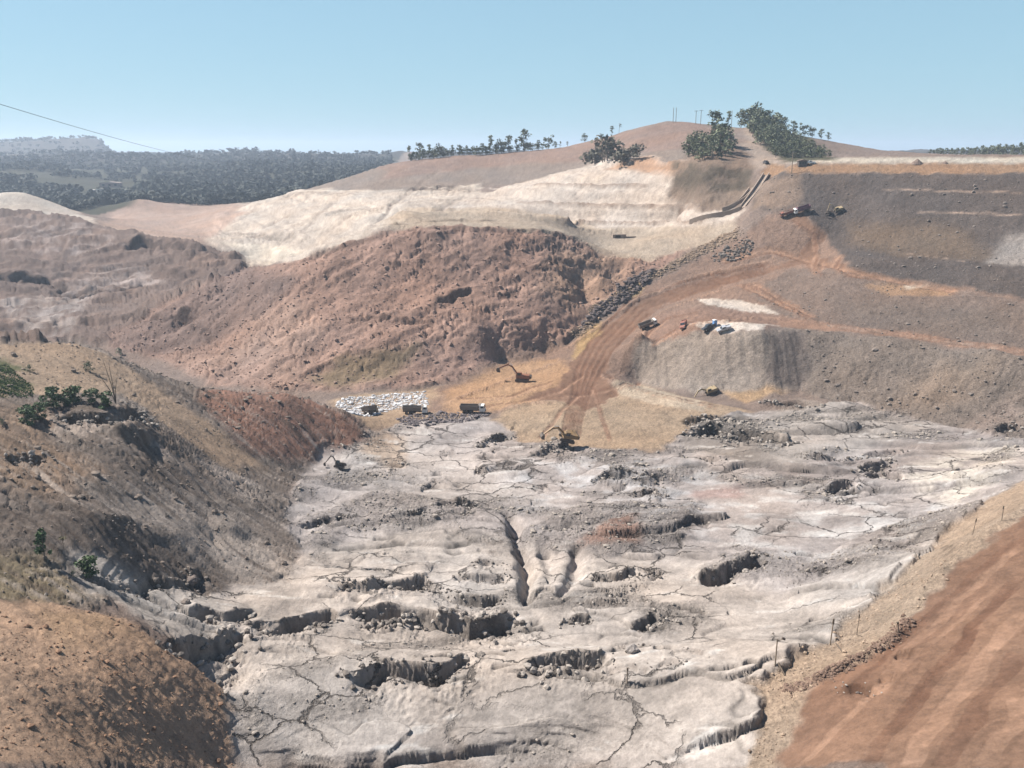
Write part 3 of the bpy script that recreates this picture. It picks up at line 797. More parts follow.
track([(420, 188), (480, 189), (540, 190)], 2.0, (.58, .52, .46), .8); track([(260, 196), (320, 193), (375, 192)], 3.0, (.60, .54, .47), .8)
for p_ in ([(445, 166), (420, 185), (395, 206), (372, 228)], [(356, 214), (340, 225), (322, 236)], [(402, 197), (385, 216), (362, 244)], [(292, 214), (270, 228), (250, 239)], [(332, 204), (312, 224), (300, 238)],
           [(262, 204), (245, 218), (228, 228)], [(470, 196), (450, 206), (436, 214)]):
    crack(p_, 1.0, 2.5, 2.0); track(p_, 4.0, (.26, .22, .19), .55, 0, 2.0)
track([(360, 182), (400, 172), (430, 160)], 1.6, (.40, .33, .29), .5); track([(590, 186), (625, 168), (640, 160)], 1.5, (.60, .54, .47), .6)

# weathering: faces step in and out with height
wob = (0.26 + 0.10 * mr) * (1 - .85 * mb) * (1 - .7 * np.maximum(np.maximum(msl, mc), md)) * (1 - mrr) * (1 - K('road')) * sstep(1500, 900, FR)
zx = Z / (.6 + 1.2 * mr)
qx = X + 0; qy = Y + 0
X = qx + wob * (pn(zx, qx / 7, 111) + .6 * pn(zx * 2.3, qx / 4, 112))
Y = qy + wob * (pn(zx, qx / 7, 113) + .6 * pn(zx * 2.3, qx / 4, 114))

# earth colour: blotches, grit, hue drift (properties of the soil itself)
t_ = 1 + 0.16 * n_big + 0.26 * n_mid + 0.34 * n_sml * lod(2.0) + 0.16 * fbm(X / .8, Y / .8, 2, 24) * lod(.7)
ALB *= 1 + (1 - mtail)[..., None] * np.array([.035, -.025, -.08], np.float32)
ALB *= np.clip(t_, .45, 1.7)[..., None] * (.72 - .03 * mtail - .05 * np.maximum(mb, mr) - .22 * mrr - .14 * K('road'))[..., None]
hue = fbm(X / 35, Y / 35, 3, 25)
ALB *= (1 + np.stack([.08 * hue, 0 * hue, -.08 * hue], -1))
np.clip(ALB, 0.02, 0.75, out=ALB)
GRIT = (1 - mtail * (.52 - .40 * rough)) * (1 - .5 * mrr) * (1 - .4 * K('road')) * (1 - .35 * np.maximum(mb, mr)) * (1 - .3 * mp)
print('marks', time.time() - T0)
#@@END

# ------------------------------------------------------------------ material
def terrain_mat(nm='earth', crust=False):
    m = bpy.data.materials.new(nm); m.use_nodes = True
    N = m.node_tree.nodes; Lk = m.node_tree.links
    b = N['Principled BSDF']; b.inputs['Roughness'].default_value = 0.95
    b.inputs['Specular IOR Level'].default_value = 0.15
    at = N.new('ShaderNodeAttribute'); at.attribute_name = 'albedo'
    tc = N.new('ShaderNodeTexCoord')
    def noise(scale, detail, rough):
        t = N.new('ShaderNodeTexNoise'); t.inputs['Scale'].default_value = scale
        t.inputs['Detail'].default_value = detail; t.inputs['Roughness'].default_value = rough
        Lk.new(tc.outputs['Object'], t.inputs['Vector']); return t
    n1 = noise(1.7, 8, 0.8); n2 = noise(0.35, 9, 0.72)
    mr = N.new('ShaderNodeMapRange'); mr.inputs[1].default_value = 0.3; mr.inputs[2].default_value = 0.7
    mr.inputs[3].default_value = 0.45; mr.inputs[4].default_value = 1.5
    Lk.new(n1.outputs[0], mr.inputs[0])
    gm = N.new('ShaderNodeMix'); gm.inputs[2].default_value = 1.0
    Lk.new(at.outputs['Alpha'], gm.inputs[0]); Lk.new(mr.outputs[0], gm.inputs[3])
    mx = N.new('ShaderNodeVectorMath'); mx.operation = 'SCALE'
    Lk.new(at.outputs['Color'], mx.inputs[0]); Lk.new(gm.outputs[0], mx.inputs['Scale'])
    out_c = mx.outputs[0]
    crk = None
    if crust:
        mp_ = N.new('ShaderNodeMapping'); mp_.inputs['Scale'].default_value = (.075, .12, .06)
        wn_ = noise(.12, 6, .65)
        wv = N.new('ShaderNodeVectorMath'); wv.operation = 'MULTIPLY_ADD'; wv.inputs[1].default_value = (11, 9, 6)
        Lk.new(wn_.outputs['Color'], wv.inputs[0]); Lk.new(tc.outputs['Object'], wv.inputs[2])
        Lk.new(wv.outputs[0], mp_.inputs['Vector'])
        vo = N.new('ShaderNodeTexVoronoi'); vo.feature = 'DISTANCE_TO_EDGE'; vo.inputs['Scale'].default_value = 1.0
        Lk.new(mp_.outputs[0], vo.inputs['Vector'])
        c1 = N.new('ShaderNodeMapRange'); c1.inputs[1].default_value = 0.004; c1.inputs[2].default_value = 0.022; c1.inputs[3].default_value = 1; c1.inputs[4].default_value = 0
        Lk.new(vo.outputs['Distance'], c1.inputs[0])
        pn_ = noise(.05, 3, .5); c2 = N.new('ShaderNodeMapRange'); c2.inputs[1].default_value = .46; c2.inputs[2].default_value = .58
        Lk.new(pn_.outputs[0], c2.inputs[0])
        crk = N.new('ShaderNodeMath'); crk.operation = 'MULTIPLY'
        Lk.new(c1.outputs[0], crk.inputs[0]); Lk.new(c2.outputs[0], crk.inputs[1])
        dk = N.new('ShaderNodeMix'); dk.data_type = 'RGBA'; dk.inputs[7].default_value = (.07, .058, .05, 1)
        k7 = N.new('ShaderNodeMath'); k7.operation = 'MULTIPLY'; k7.inputs[1].default_value = .8
        Lk.new(crk.outputs[0], k7.inputs[0]); Lk.new(k7.outputs[0], dk.inputs[0]); Lk.new(out_c, dk.inputs[6])
        out_c = dk.outputs[2]
    Lk.new(out_c, b.inputs['Base Color'])
    b1 = N.new('ShaderNodeBump'); b1.inputs['Strength'].default_value = 0.85; b1.inputs['Distance'].default_value = 1.8
    Lk.new(n2.outputs[0], b1.inputs['Height'])
    b2 = N.new('ShaderNodeBump'); b2.inputs['Strength'].default_value = 0.8; b2.inputs['Distance'].default_value = 0.55
    Lk.new(n1.outputs[0], b2.inputs['Height']); Lk.new(b1.outputs[0], b2.inputs['Normal'])
    for bb, k in ((b1, .85), (b2, .8)):
        mu = N.new('ShaderNodeMath'); mu.operation = 'MULTIPLY'; mu.inputs[1].default_value = k
        Lk.new(at.outputs['Alpha'], mu.inputs[0]); Lk.new(mu.outputs[0], bb.inputs['Strength'])
    if crk is not None:
        b3 = N.new('ShaderNodeBump'); b3.invert = True; b3.inputs['Strength'].default_value = 1.0; b3.inputs['Distance'].default_value = 0.6
        Lk.new(crk.outputs[0], b3.inputs['Height']); Lk.new(b2.outputs[0], b3.inputs['Normal']); b2 = b3
    Lk.new(b2.outputs[0], b.inputs['Normal'])
    return m


EARTH = terrain_mat()
CRUST = terrain_mat('mud_crust', True)


def grid_piece(name, mask_faces, mat, label=None):
    ci, ri = np.nonzero(mask_faces)
    a = ci * NR + ri
    quads = np.stack([a, a + NR, a + NR + 1, a + 1], 1)
    used, inv = np.unique(quads, return_inverse=True)
    inv = inv.reshape(-1)
    me = bpy.data.meshes.new(name)
    V = np.stack([X.ravel()[used], Y.ravel()[used], Z.ravel()[used]], 1).astype(np.float32)
    me.vertices.add(len(used)); me.vertices.foreach_set('co', V.ravel())
    nf = len(quads)
    me.loops.add(nf * 4); me.polygons.add(nf)
    me.loops.foreach_set('vertex_index', inv.astype(np.int32))
    me.polygons.foreach_set('loop_start', (np.arange(nf) * 4).astype(np.int32))
    me.update(calc_edges=True)
    me.validate()
    att = me.attributes.new('albedo', 'FLOAT_COLOR', 'POINT')
    colr = np.ones((len(used), 4), np.float32); colr[:, :3] = ALB.reshape(-1, 3)[used]; colr[:, 3] = GRIT.ravel()[used]
    att.data.foreach_set('color', colr.ravel())
    me.materials.append(mat)
    o = bpy.data.objects.new(name, me); COL.objects.link(o)
    o['kind'] = 'structure'
    return o


FP = PIECE[:-1, :-1]
for k, nm in enumerate(PNAMES):
    mk = FP == k
    if mk.any():
        grid_piece(nm, mk, CRUST if nm == 'tailings_ground' else EARTH)
print('terrain', time.time() - T0)

#@@OBJECTS
# ------------------------------------------------------------------ placing things on the finished ground
GR = np.hypot(X, Y)
GT = (CZ - Z) / GR


def hit(px, py):
    x, y, z = ray(px, py)
    az = math.atan2(x, y); k = -z / math.hypot(x, y)
    i = int(round((az - f_az[0]) / (f_az[1] - f_az[0]))); i = min(max(i, 0), NCF - 1)
    d = GT[i] - k
    idx = np.nonzero(d <= 0)[0]
    j = int(idx[0]) if len(idx) else NR - 1
    r = float(GR[i, j])
    return Vector((r * math.sin(az), r * math.cos(az), float(Z[i, j])))


def ground_z(x, y):
    az = math.atan2(x, y)
    i = min(max(int(round((az - f_az[0]) / (f_az[1] - f_az[0]))), 0), NCF - 1)
    j = int(np.argmin(np.abs(GR[i] - math.hypot(x, y))))
    return float(Z[i, j])


def px_per_m(p):
    return F / (p.y * CP - (p.z - CZ) * SP)


# ------------------------------------------------------------------ materials
def mat(name, rgb, rough=0.7, metal=0.0, var=0.25, scale=1.5, dirt=None, dirt_amt=0.4, spec=0.3):
    m = bpy.data.materials.new(name); m.use_nodes = True
    N = m.node_tree.nodes; Lk = m.node_tree.links; b = N['Principled BSDF']
    b.inputs['Roughness'].default_value = rough; b.inputs['Metallic'].default_value = metal
    b.inputs['Specular IOR Level'].default_value = spec
    tc = N.new('ShaderNodeTexCoord'); t = N.new('ShaderNodeTexNoise')
    t.inputs['Scale'].default_value = scale; t.inputs['Detail'].default_value = 6; t.inputs['Roughness'].default_value = .7
    Lk.new(tc.outputs['Object'], t.inputs['Vector'])
    cr = N.new('ShaderNodeValToRGB'); cr.color_ramp.elements[0].position = .3; cr.color_ramp.elements[1].position = .7
    c0 = [min(1, c * (1 - var)) for c in rgb]; c1 = [min(1, c * (1 + var)) for c in rgb]
    if dirt:
        c0 = [a * (1 - dirt_amt) + d * dirt_amt for a, d in zip(c0, dirt)]
    cr.color_ramp.elements[0].color = (*c0, 1); cr.color_ramp.elements[1].color = (*c1, 1)
    Lk.new(t.outputs[0], cr.inputs[0]); Lk.new(cr.outputs[0], b.inputs['Base Color'])
    return m


DUST = (.22, .14, .095)
M = dict(
    bark=mat('bark', (.13, .10, .08), .9), leaf=mat('leaf', (.125, .135, .075), .7, var=.45, scale=.5),
    leaf_dark=mat('leaf_dark', (.10, .11, .062), .7, var=.45, scale=.5), leaf_dry=mat('leaf_dry', (.12, .10, .055), .8, var=.4, scale=.8),
    leaf_green=mat('leaf_green', (.05, .082, .026), .65, var=.5, scale=1.2), leaf_grey=mat('leaf_grey', (.095, .085, .06), .8, var=.4, scale=.4),
    dry_stem=mat('dry_stem', (.10, .075, .055), .9), grass=mat('grass', (.065, .12, .03), .8, var=.4),
    yellow=mat('yellow_paint', (.22, .135, .06), .6, dirt=(.12, .085, .06), dirt_amt=.7), orange=mat('orange_paint', (.21, .085, .045), .6, dirt=(.13, .075, .05), dirt_amt=.6),
    steel=mat('dark_steel', (.06, .055, .05), .6, .2, dirt=DUST), rubber=mat('rubber', (.025, .024, .023), .9, dirt=DUST, dirt_amt=.3),
    white=mat('white_paint', (.70, .69, .66), .45, var=.08, dirt=DUST, dirt_amt=.3), bed=mat('grey_bed', (.16, .145, .13), .6, .1, dirt=DUST, dirt_amt=.5),
    redpaint=mat('red_paint', (.20, .07, .05), .5, dirt=DUST, dirt_amt=.4), purple=mat('maroon_bed', (.10, .05, .075), .6, dirt=DUST, dirt_amt=.3),
    glass=mat('dark_glass', (.03, .035, .04), .12, 0, .1, spec=.6), blue=mat('blue_plastic', (.12, .22, .40), .5, var=.12),
    silver=mat('silver_paint', (.42, .42, .43), .35, .4, .1), darkcar=mat('dark_paint', (.05, .05, .055), .35, .2, .1),
    wood=mat('weathered_wood', (.20, .155, .115), .9), concrete=mat('concrete', (.25, .195, .155), .9, var=.2, scale=.6),
    roof=mat('roof_sheet', (.30, .22, .19), .7), wall=mat('wall_plaster', (.50, .46, .42), .85), tan_roof=mat('brown_sheet', (.21, .15, .12), .8),
    wire=mat('wire', (.12, .12, .13), .6), lamp=mat('lamp_glass', (.6, .6, .55), .2), gravel_heap=mat('gravel_brown', (.14, .10, .08), .95),
    khaki=mat('khaki_paint', (.24, .19, .11), .6, dirt=DUST, dirt_amt=.5),
)


# ------------------------------------------------------------------ mesh builder
class MB:
    def __init__(self):
        self.v = []; self.f = []

    def add(self, vs, fs):
        o = len(self.v); self.v += [tuple(p) for p in vs]; self.f += [tuple(i + o for i in q) for q in fs]
        return self

    def box(self, c, s, ry=0.0, rz=0.0, taper=1.0):
        m = Matrix.Rotation(rz, 3, 'Z') @ Matrix.Rotation(ry, 3, 'Y')
        vs = []
        for z in (-1, 1):
            k = taper if z > 0 else 1
            for y in (-1, 1):
                for x in (-1, 1):
                    vs.append(Vector(c) + m @ Vector((x * s[0] / 2 * k, y * s[1] / 2 * k, z * s[2] / 2)))
        return self.add(vs, [(0, 2, 3, 1), (4, 5, 7, 6), (0, 1, 5, 4), (2, 6, 7, 3), (0, 4, 6, 2), (1, 3, 7, 5)])

    def prism(self, prof, y0, y1, inset=0.0):
        n = len(prof); cx = sum(p[0] for p in prof) / n; cz = sum(p[1] for p in prof) / n
        pr = [(x, z) for x, z in prof]
        pi = [(x + (cx - x) * inset, z + (cz - z) * inset) for x, z in prof]
        e = min(.08, abs(y1 - y0) * .2) if inset else 0
        rings = [[(x, y0, z) for x, z in (pi if inset else pr)]]
        if inset:
            rings += [[(x, y0 + e, z) for x, z in pr], [(x, y1 - e, z) for x, z in pr]]
        rings.append([(x, y1, z) for x, z in (pi if inset else pr)])
        vs = [p for r in rings for p in r]; fs = []
        for k in range(len(rings) - 1):
            for i in range(n):
                j = (i + 1) % n
                fs.append((k * n + i, k * n + j, (k + 1) * n + j, (k + 1) * n + i))
        fs.append(tuple(range(n))[::-1]); fs.append(tuple(range((len(rings) - 1) * n, len(rings) * n)))
        return self.add(vs, fs)

    def cyl(self, a, b, r0, r1=None, n=10):
        a = Vector(a); b = Vector(b); r1 = r0 if r1 is None else r1
        d = (b - a).normalized(); u = d.orthogonal().normalized(); w_ = d.cross(u)
        vs = []
        for p, r in ((a, r0), (b, r1)):
            for i in range(n):
                t = 2 * math.pi * i / n
                vs.append(p + u * (math.cos(t) * r) + w_ * (math.sin(t) * r))
        fs = [(i, (i + 1) % n, n + (i + 1) % n, n + i) for i in range(n)] + [tuple(range(n))[::-1], tuple(range(n, 2 * n))]
        return self.add(vs, fs)

    def tube(self, pts, r, n=6):
        for i in range(len(pts) - 1):
            ra = r[i] if isinstance(r, (list, tuple)) else r; rb = r[i + 1] if isinstance(r, (list, tuple)) else r
            self.cyl(pts[i], pts[i + 1], ra, rb, n)
        return self

    def build(self, name, m, parent=None):
        me = bpy.data.meshes.new(name); me.from_pydata(self.v, [], self.f); me.update()
        me.materials.append(m)
        for p in me.polygons:
            p.use_smooth = False
        o = bpy.data.objects.new(name, me); COL.objects.link(o)
        if parent is not None:
            o.parent = parent
        return o


def tag(o, label, cat, group=None):
    o['label'] = label; o['category'] = cat
    if group:
        o['group'] = group
    return o


def thing(name, loc=(0, 0, 0), rz=0.0, label='', cat='', group=None, tilt=None):
    o = bpy.data.objects.new(name, None); COL.objects.link(o)
    o.location = loc; o.rotation_euler = (0, 0, rz); o.empty_display_size = .3
    return tag(o, label, cat, group)


def sit(o, p, rz, sx=1.2, sy=0.8, scale=1.0):
    """stand a thing on the slope under it"""
    c, s_ = math.cos(rz), math.sin(rz)
    def gz(a, b):
        return ground_z(p.x + a * c - b * s_, p.y + a * s_ + b * c)
    zf, zb, zl, zr = gz(sx, 0), gz(-sx, 0), gz(0, sy), gz(0, -sy)
    nx = max(-.3, min(.3, (zf - zb) / (2 * sx))); ny = max(-.3, min(.3, (zl - zr) / (2 * sy)))
    fx = Vector((c, s_, nx)).normalized(); ly = Vector((-s_, c, ny)); up = fx.cross(ly).normalized(); ly = up.cross(fx)
    m = Matrix((fx, ly, up)).transposed()
    o.location = (p.x, p.y, max(p.z, (zf + zb + zl + zr) / 4) - 0.06); o.rotation_euler = m.to_euler()
    o.scale = (scale,) * 3


def copy_tree(o, parent=None):
    c = o.copy(); COL.objects.link(c)
    if parent is not None:
        c.parent = parent
    for ch in list(o.children):
        copy_tree(ch, c)
    return c


def toward(px0, py0, px1, py1):
    a = hit(px0, py0); b = hit(px1, py1)
    return math.atan2(b.y - a.y, b.x - a.x)


# ------------------------------------------------------------------ vehicles
def wheel(parent, x, y, r, wdt, hub='steel'):
    o = MB().cyl((x, y - wdt / 2, r), (x, y + wdt / 2, r), r, n=14).build('wheel', M['rubber'], parent)
    s_ = 1 if y > 0 else -1
    MB().cyl((x, y + s_ * wdt / 2, r), (x, y + s_ * (wdt / 2 + .04), r), r * .5, n=10).build('hub', M[hub], o)


def dump_truck(name, label, cat, group, cabm, bedm, load=None):
    t = thing(name, label=label, cat=cat, group=group)
    MB().box((-.3, -.42, 1.0), (8.0, .18, .3)).box((-.3, .42, 1.0), (8.0, .18, .3)).box((-3.9, 0, 1.0), (.2, 1.0, .25)).cyl((-1.2, -1.0, .85), (.3, -1.0, .85), .3).build('chassis', M['steel'], t)
    cab = MB().prism([(2.45, .75), (4.35, .75), (4.45, 1.6), (4.3, 2.0), (4.05, 3.0), (2.6, 3.05), (2.45, 2.9)], -1.22, 1.22, .05).build('cab', M[cabm], t)
    MB().prism([(4.34, 1.98), (4.37, 2.0), (4.12, 2.9), (4.09, 2.88)], -1.0, 1.0).build('windscreen', M['glass'], cab)
    for s_ in (-1, 1):
        MB().box((3.45, s_ * 1.235, 2.4), (1.0, .03, .65)).build('window', M['glass'], cab)
        MB().box((4.45, s_ * .9, 1.15), (.06, .32, .2)).build('headlight', M['lamp'], t)
        MB().box((4.15, s_ * 1.5, 2.4), (.1, .12, .6)).build('mirror', M['steel'], t)
    MB().box((4.45, 0, .85), (.18, 2.4, .3)).build('bumper', M['steel'], t)
    b = MB()
    b.box((-1.1, 0, 1.45), (5.9, 2.3, .12))
    for s_ in (-1, 1):
        b.add([(-4.2, s_ * 1.15, 1.5), (2.0, s_ * 1.15, 1.5), (2.2, s_ * 1.3, 2.9), (-4.4, s_ * 1.3, 2.9), (-4.2, s_ * 1.05, 1.5), (2.0, s_ * 1.05, 1.5), (2.2, s_ * 1.2, 2.9), (-4.4, s_ * 1.2, 2.9)],
              [(0, 1, 2, 3), (4, 7, 6, 5), (3, 2, 6, 7), (0, 4, 5, 1), (0, 3, 7, 4), (1, 5, 6, 2)])
        for k in range(6):
            b.box((-3.9 + k * 1.15, s_ * 1.27, 2.2), (.12, .1, 1.35))
    b.box((2.15, 0, 2.25), (.1, 2.45, 1.6), ry=.12).box((2.55, 0, 3.08), (.9, 2.3, .08))
    bd = b.build('dump_bed', M[bedm], t)
    MB().box((-4.32, 0, 2.2), (.1, 2.42, 1.3), ry=-.12).build('tailgate', M[bedm], t)
    if load:
        ld = MB()
        ld.add([(-4.2, -1.15, 2.6), (2.0, -1.15, 2.6), (2.0, 1.15, 2.6), (-4.2, 1.15, 2.6), (-2.8, -.3, 3.1), (-1, .2, 3.25), (.9, -.1, 3.05)],
               [(0, 1, 6, 5, 4), (2, 3, 4, 5, 6), (3, 0, 4), (1, 2, 6)])
        ld.build('load', M[load], bd)
    for x in (3.3, -1.7, -3.0):
        for s_ in (-1, 1):
            wheel(t, x, s_ * 1.0, .55, .42)
    return t


def excavator(name, label, group, paint_, pose):
    t = thing(name, label=label, cat='excavator', group=group)
    for s_ in (-1, 1):
        tr = MB().prism([(-2.0, .35), (-1.7, .05), (1.7, .05), (2.0, .35), (2.0, .7), (1.7, 1.0), (-1.7, 1.0), (-2.0, .7)], s_ * 1.15 - .3, s_ * 1.15 + .3).build('track', M['steel'], t)
        for k in range(5):
            MB().cyl((-1.4 + k * .7, s_ * 1.46, .45), (-1.4 + k * .7, s_ * 1.5, .45), .25, n=8).build('roller', M['steel'], tr)
    MB().box((0, 0, .75), (2.0, 1.8, .4)).cyl((0, 0, .9), (0, 0, 1.2), .8, n=14).build('undercarriage', M['steel'], t)
    a = pose['swing']
    hs = MB().prism([(-2.3, 1.2), (1.6, 1.2), (1.6, 1.6), (.4, 1.9), (.2, 2.3), (-2.2, 2.3), (-2.5, 2.0)], -1.35, 1.35, .03).build('body', M[paint_], t)
    hs.rotation_euler.z = a
    MB().prism([(-2.75, 1.25), (-2.3, 1.2), (-2.3, 2.2), (-2.75, 2.0)], -1.3, 1.3).build('counterweight', M['steel'], hs)
    MB().cyl((-1.2, -.7, 2.3), (-1.2, -.7, 2.9), .08, n=6).build('exhaust', M['steel'], hs)
    cb = MB().prism([(.0, 1.25), (1.75, 1.25), (1.8, 2.1), (1.5, 3.05), (.1, 3.05)], .35, 1.3, .04).build('cab', M[paint_], hs)
    bp, sp, kp = pose['boom'], pose['stick'], pose['tip']
    bo = MB()
    el = ((bp[0] + 1.4) * .5 + .1, (bp[1] + 1.9) * .5 + .9)
    bo.prism([(1.2, 1.5), (el[0], el[1] - .26), (bp[0], bp[1] - .16), (bp[0] + .1, bp[1] + .14), (el[0], el[1] + .26), (1.1, 2.0)], -.58, -.22)
    st = MB(); d = Vector((kp[0] - bp[0], 0, kp[1] - bp[1])).normalized(); nrm = Vector((-d.z, 0, d.x))
    st.prism([(bp[0] - d.x * .7 + nrm.x * .25, bp[1] - d.z * .7 + nrm.z * .25), (kp[0] + nrm.x * .12, kp[1] + nrm.z * .12), (kp[0] - nrm.x * .12, kp[1] - nrm.z * .12), (bp[0] - nrm.x * .25, bp[1] - nrm.z * .25)], -.58, -.22)
    b_ = bo.build('boom', M[paint_], t); b_.rotation_euler.z = a
    s2 = st.build('stick', M[paint_], t); s2.rotation_euler.z = a
    bk = MB()
    q = [(0, .15), (.5, .1), (.75, -.5), (.45, -1.05), (-.35, -1.1), (-.15, -.5)]
    bk.prism([(kp[0] + x * 1.1 - .1, kp[1] + z * 1.1) for x, z in q], -1.05, .25)
    k2 = bk.build('bucket', M['steel'], t); k2.rotation_euler.z = a
    hc = MB().cyl((1.5, -.4, 1.4), (el[0] + .1, -.4, el[1] - .3), .1, n=8).cyl((el[0], -.4, el[1] + .4), (bp[0] - d.x * .6, -.4, bp[1] - d.z * .6 + .15), .09, n=8)
    h2 = hc.build('hydraulic_cylinder', M['silver'], t); h2.rotation_euler.z = a
    for s_ in (.34, 1.31):
        MB().box((.85, s_, 2.5), (1.1, .03, .75)).build('window', M['glass'], cb)
    return t


def pickup(name, label, paint_, group=None, cat='pickup'):
    t = thing(name, label=label, cat=cat, group=group)
    MB().prism([(-2.6, .5), (2.5, .5), (2.6, .9), (2.4, 1.15), (1.1, 1.2), (-2.6, 1.2)], -.9, .9, .04).build('body', M[paint_], t)
    c = MB().prism([(-.9, 1.2), (1.15, 1.2), (.55, 1.85), (-.75, 1.85)], -.8, .8, .05).build('cabin', M[paint_], t)
    MB().prism([(1.16, 1.24), (1.19, 1.24), (.6, 1.82), (.57, 1.82)], -.7, .7).build('windscreen', M['glass'], c)
    for s_ in (-1, 1):
        MB().box((.05, s_ * .81, 1.52), (1.2, .03, .42)).build('window', M['glass'], c)
        MB().box((2.56, s_ * .65, .9), (.06, .3, .16)).build('headlight', M['lamp'], t)
    b = MB()
    for s_ in (-1, 1):
        b.box((-1.75, s_ * .86, 1.32), (1.6, .06, .24))
    b.box((-2.55, 0, 1.32), (.06, 1.7, .24)); b.build('cargo_bed', M[paint_], t)
    for x in (1.6, -1.6):
        for s_ in (-1, 1):
            wheel(t, x, s_ * .8, .38, .26, 'silver')
    return t


T = dump_truck('dump_truck', 'grey-bedded dump truck with a white cab beside the dark gravel heap', 'dump truck', 'dump trucks by the white rubble', 'white', 'bed')
sit(T, hit(473, 413.5), math.radians(-8), 3, 1, 1.0)
T2 = copy_tree(T); T2['label'] = 'dusty dump truck parked sideways between the other two near the white rubble'
sit(T2, hit(415, 414.5), math.radians(4), 3, 1, .98)
T3 = dump_truck('dump_truck', 'dark brown dump truck seen from behind against the white rubble', 'dump truck', 'dump trucks by the white rubble', 'khaki', 'bed', 'gravel_heap')
sit(T3, hit(371, 415), math.radians(78), 3, 1, 1.05)
T4 = dump_truck('dump_truck', 'grey dump truck with white cab climbing the haul road left of the white pad', 'dump truck', None, 'white', 'bed')
sit(T4, hit(648, 328), math.radians(16), 3, 1, .95)
T5 = dump_truck('dump_truck', 'dull red truck leading the purple-bedded one on the road below the dam crest', 'dump truck', 'trucks below the dam crest', 'redpaint', 'redpaint', 'gravel_heap')
sit(T5, hit(787, 215.5), math.radians(186), 3, 1, .8)
T6 = dump_truck('dump_truck', 'purple-bedded truck close behind the red one below the dam crest', 'dump truck', 'trucks below the dam crest', 'white', 'purple')
sit(T6, hit(802, 213.5), math.radians(184), 3, 1, 1.0)

E1 = excavator('excavator', 'dark rusty excavator with raised arm digging in the orange bank', 'excavators at work in the pit', 'orange', dict(swing=0, boom=(4.6, 4.9), stick=0, tip=(7.3, 3.6)))
sit(E1, hit(522, 382), math.radians(172), 2, 1.3, 1.3)
E2 = excavator('excavator', 'dark yellow excavator at the mud edge at the foot of the tan fan', 'excavators at work in the pit', 'yellow', dict(swing=.3, boom=(4.9, 2.9), stick=0, tip=(6.6, .9)))
sit(E2, hit(566, 444), math.radians(186), 2, 1.3, 1.2)
E3 = excavator('excavator', 'khaki excavator with its arm lowered at the foot of the grey cliff', 'excavators at work in the pit', 'khaki', dict(swing=.2, boom=(4.8, 2.6), stick=0, tip=(6.6, .8)))
sit(E3, hit(711, 394), math.radians(180), 2, 1.3, 1.0)
E4 = excavator('excavator', 'yellow excavator with folded arm right of the purple truck', 'excavators below the dam crest', 'khaki', dict(swing=0, boom=(3.9, 5.0), stick=0, tip=(5.2, 2.0)))
sit(E4, hit(838, 213.5), math.radians(180), 2, 1.3, 1.0)
E5 = excavator('excavator', 'small dark excavator at the edge of the slope just left of the yellow one', 'excavators below the dam crest', 'steel', dict(swing=.6, boom=(3.6, 4.6), stick=0, tip=(4.8, 1.8)))
sit(E5, hit(828, 214), math.radians(215), 2, 1.3, .75)

E6 = excavator('excavator', 'small dark excavator on the beige mud at the tip of the red spur', 'excavators at work in the pit', 'steel', dict(swing=.2, boom=(3.9, 4.2), stick=0, tip=(5.6, 1.2)))
sit(E6, hit(339, 469), math.radians(178), 2, 1.3, .72)

C1 = pickup('pickup', 'dark pickup on the white pad in front of the blue cabin', 'darkcar', 'cars parked on the white pad')
sit(C1, hit(709, 330), math.radians(200), 1.8, .8, 1.15)
C2 = pickup('pickup', 'silver pickup at the edge of the white pad right of the dark pickup', 'silver', 'cars parked on the white pad')
sit(C2, hit(724, 330.5), math.radians(185), 1.8, .8, 1.1)
C3 = pickup('pickup', 'dusty red pickup between the haul truck and the white pad', 'redpaint')
sit(C3, hit(684, 327.5), math.radians(250), 1.8, .8, 1.2)
C4 = pickup('pickup', 'white pickup beside the grey hut on the dam crest', 'white')
sit(C4, hit(809.5, 165.6), math.radians(185), 1.8, .8, 1.1)
C5 = pickup('pickup', 'dark pickup on the dirt road at the top of the drainage chute', 'darkcar')
sit(C5, hit(765.5, 164), math.radians(95), 1.8, .8, 1.1)

p = hit(714.5, 327)
tb = thing('portable_toilet', p - Vector((0, 0, .1)), math.radians(20), 'blue upright cabin behind the cars on the white pad', 'portable toilet')
MB().box((0, 0, 1.2), (1.35, 1.35, 2.4)).build('cabin', M['blue'], tb)
MB().prism([(-.75, 2.4), (.75, 2.4), (.55, 2.65), (-.55, 2.65)], -.75, .75).build('roof', M['white'], tb)
dd = MB().box((0, -.7, 1.1), (.8, .05, 1.9)).build('door', M['blue'], tb)
MB().box((.3, -.74, 1.1), (.06, .05, .2)).build('handle', M['steel'], dd)
for s_ in (-.5, .5):
    MB().box((s_, 0, .04), (.15, 1.45, .12)).build('skid', M['steel'], tb)

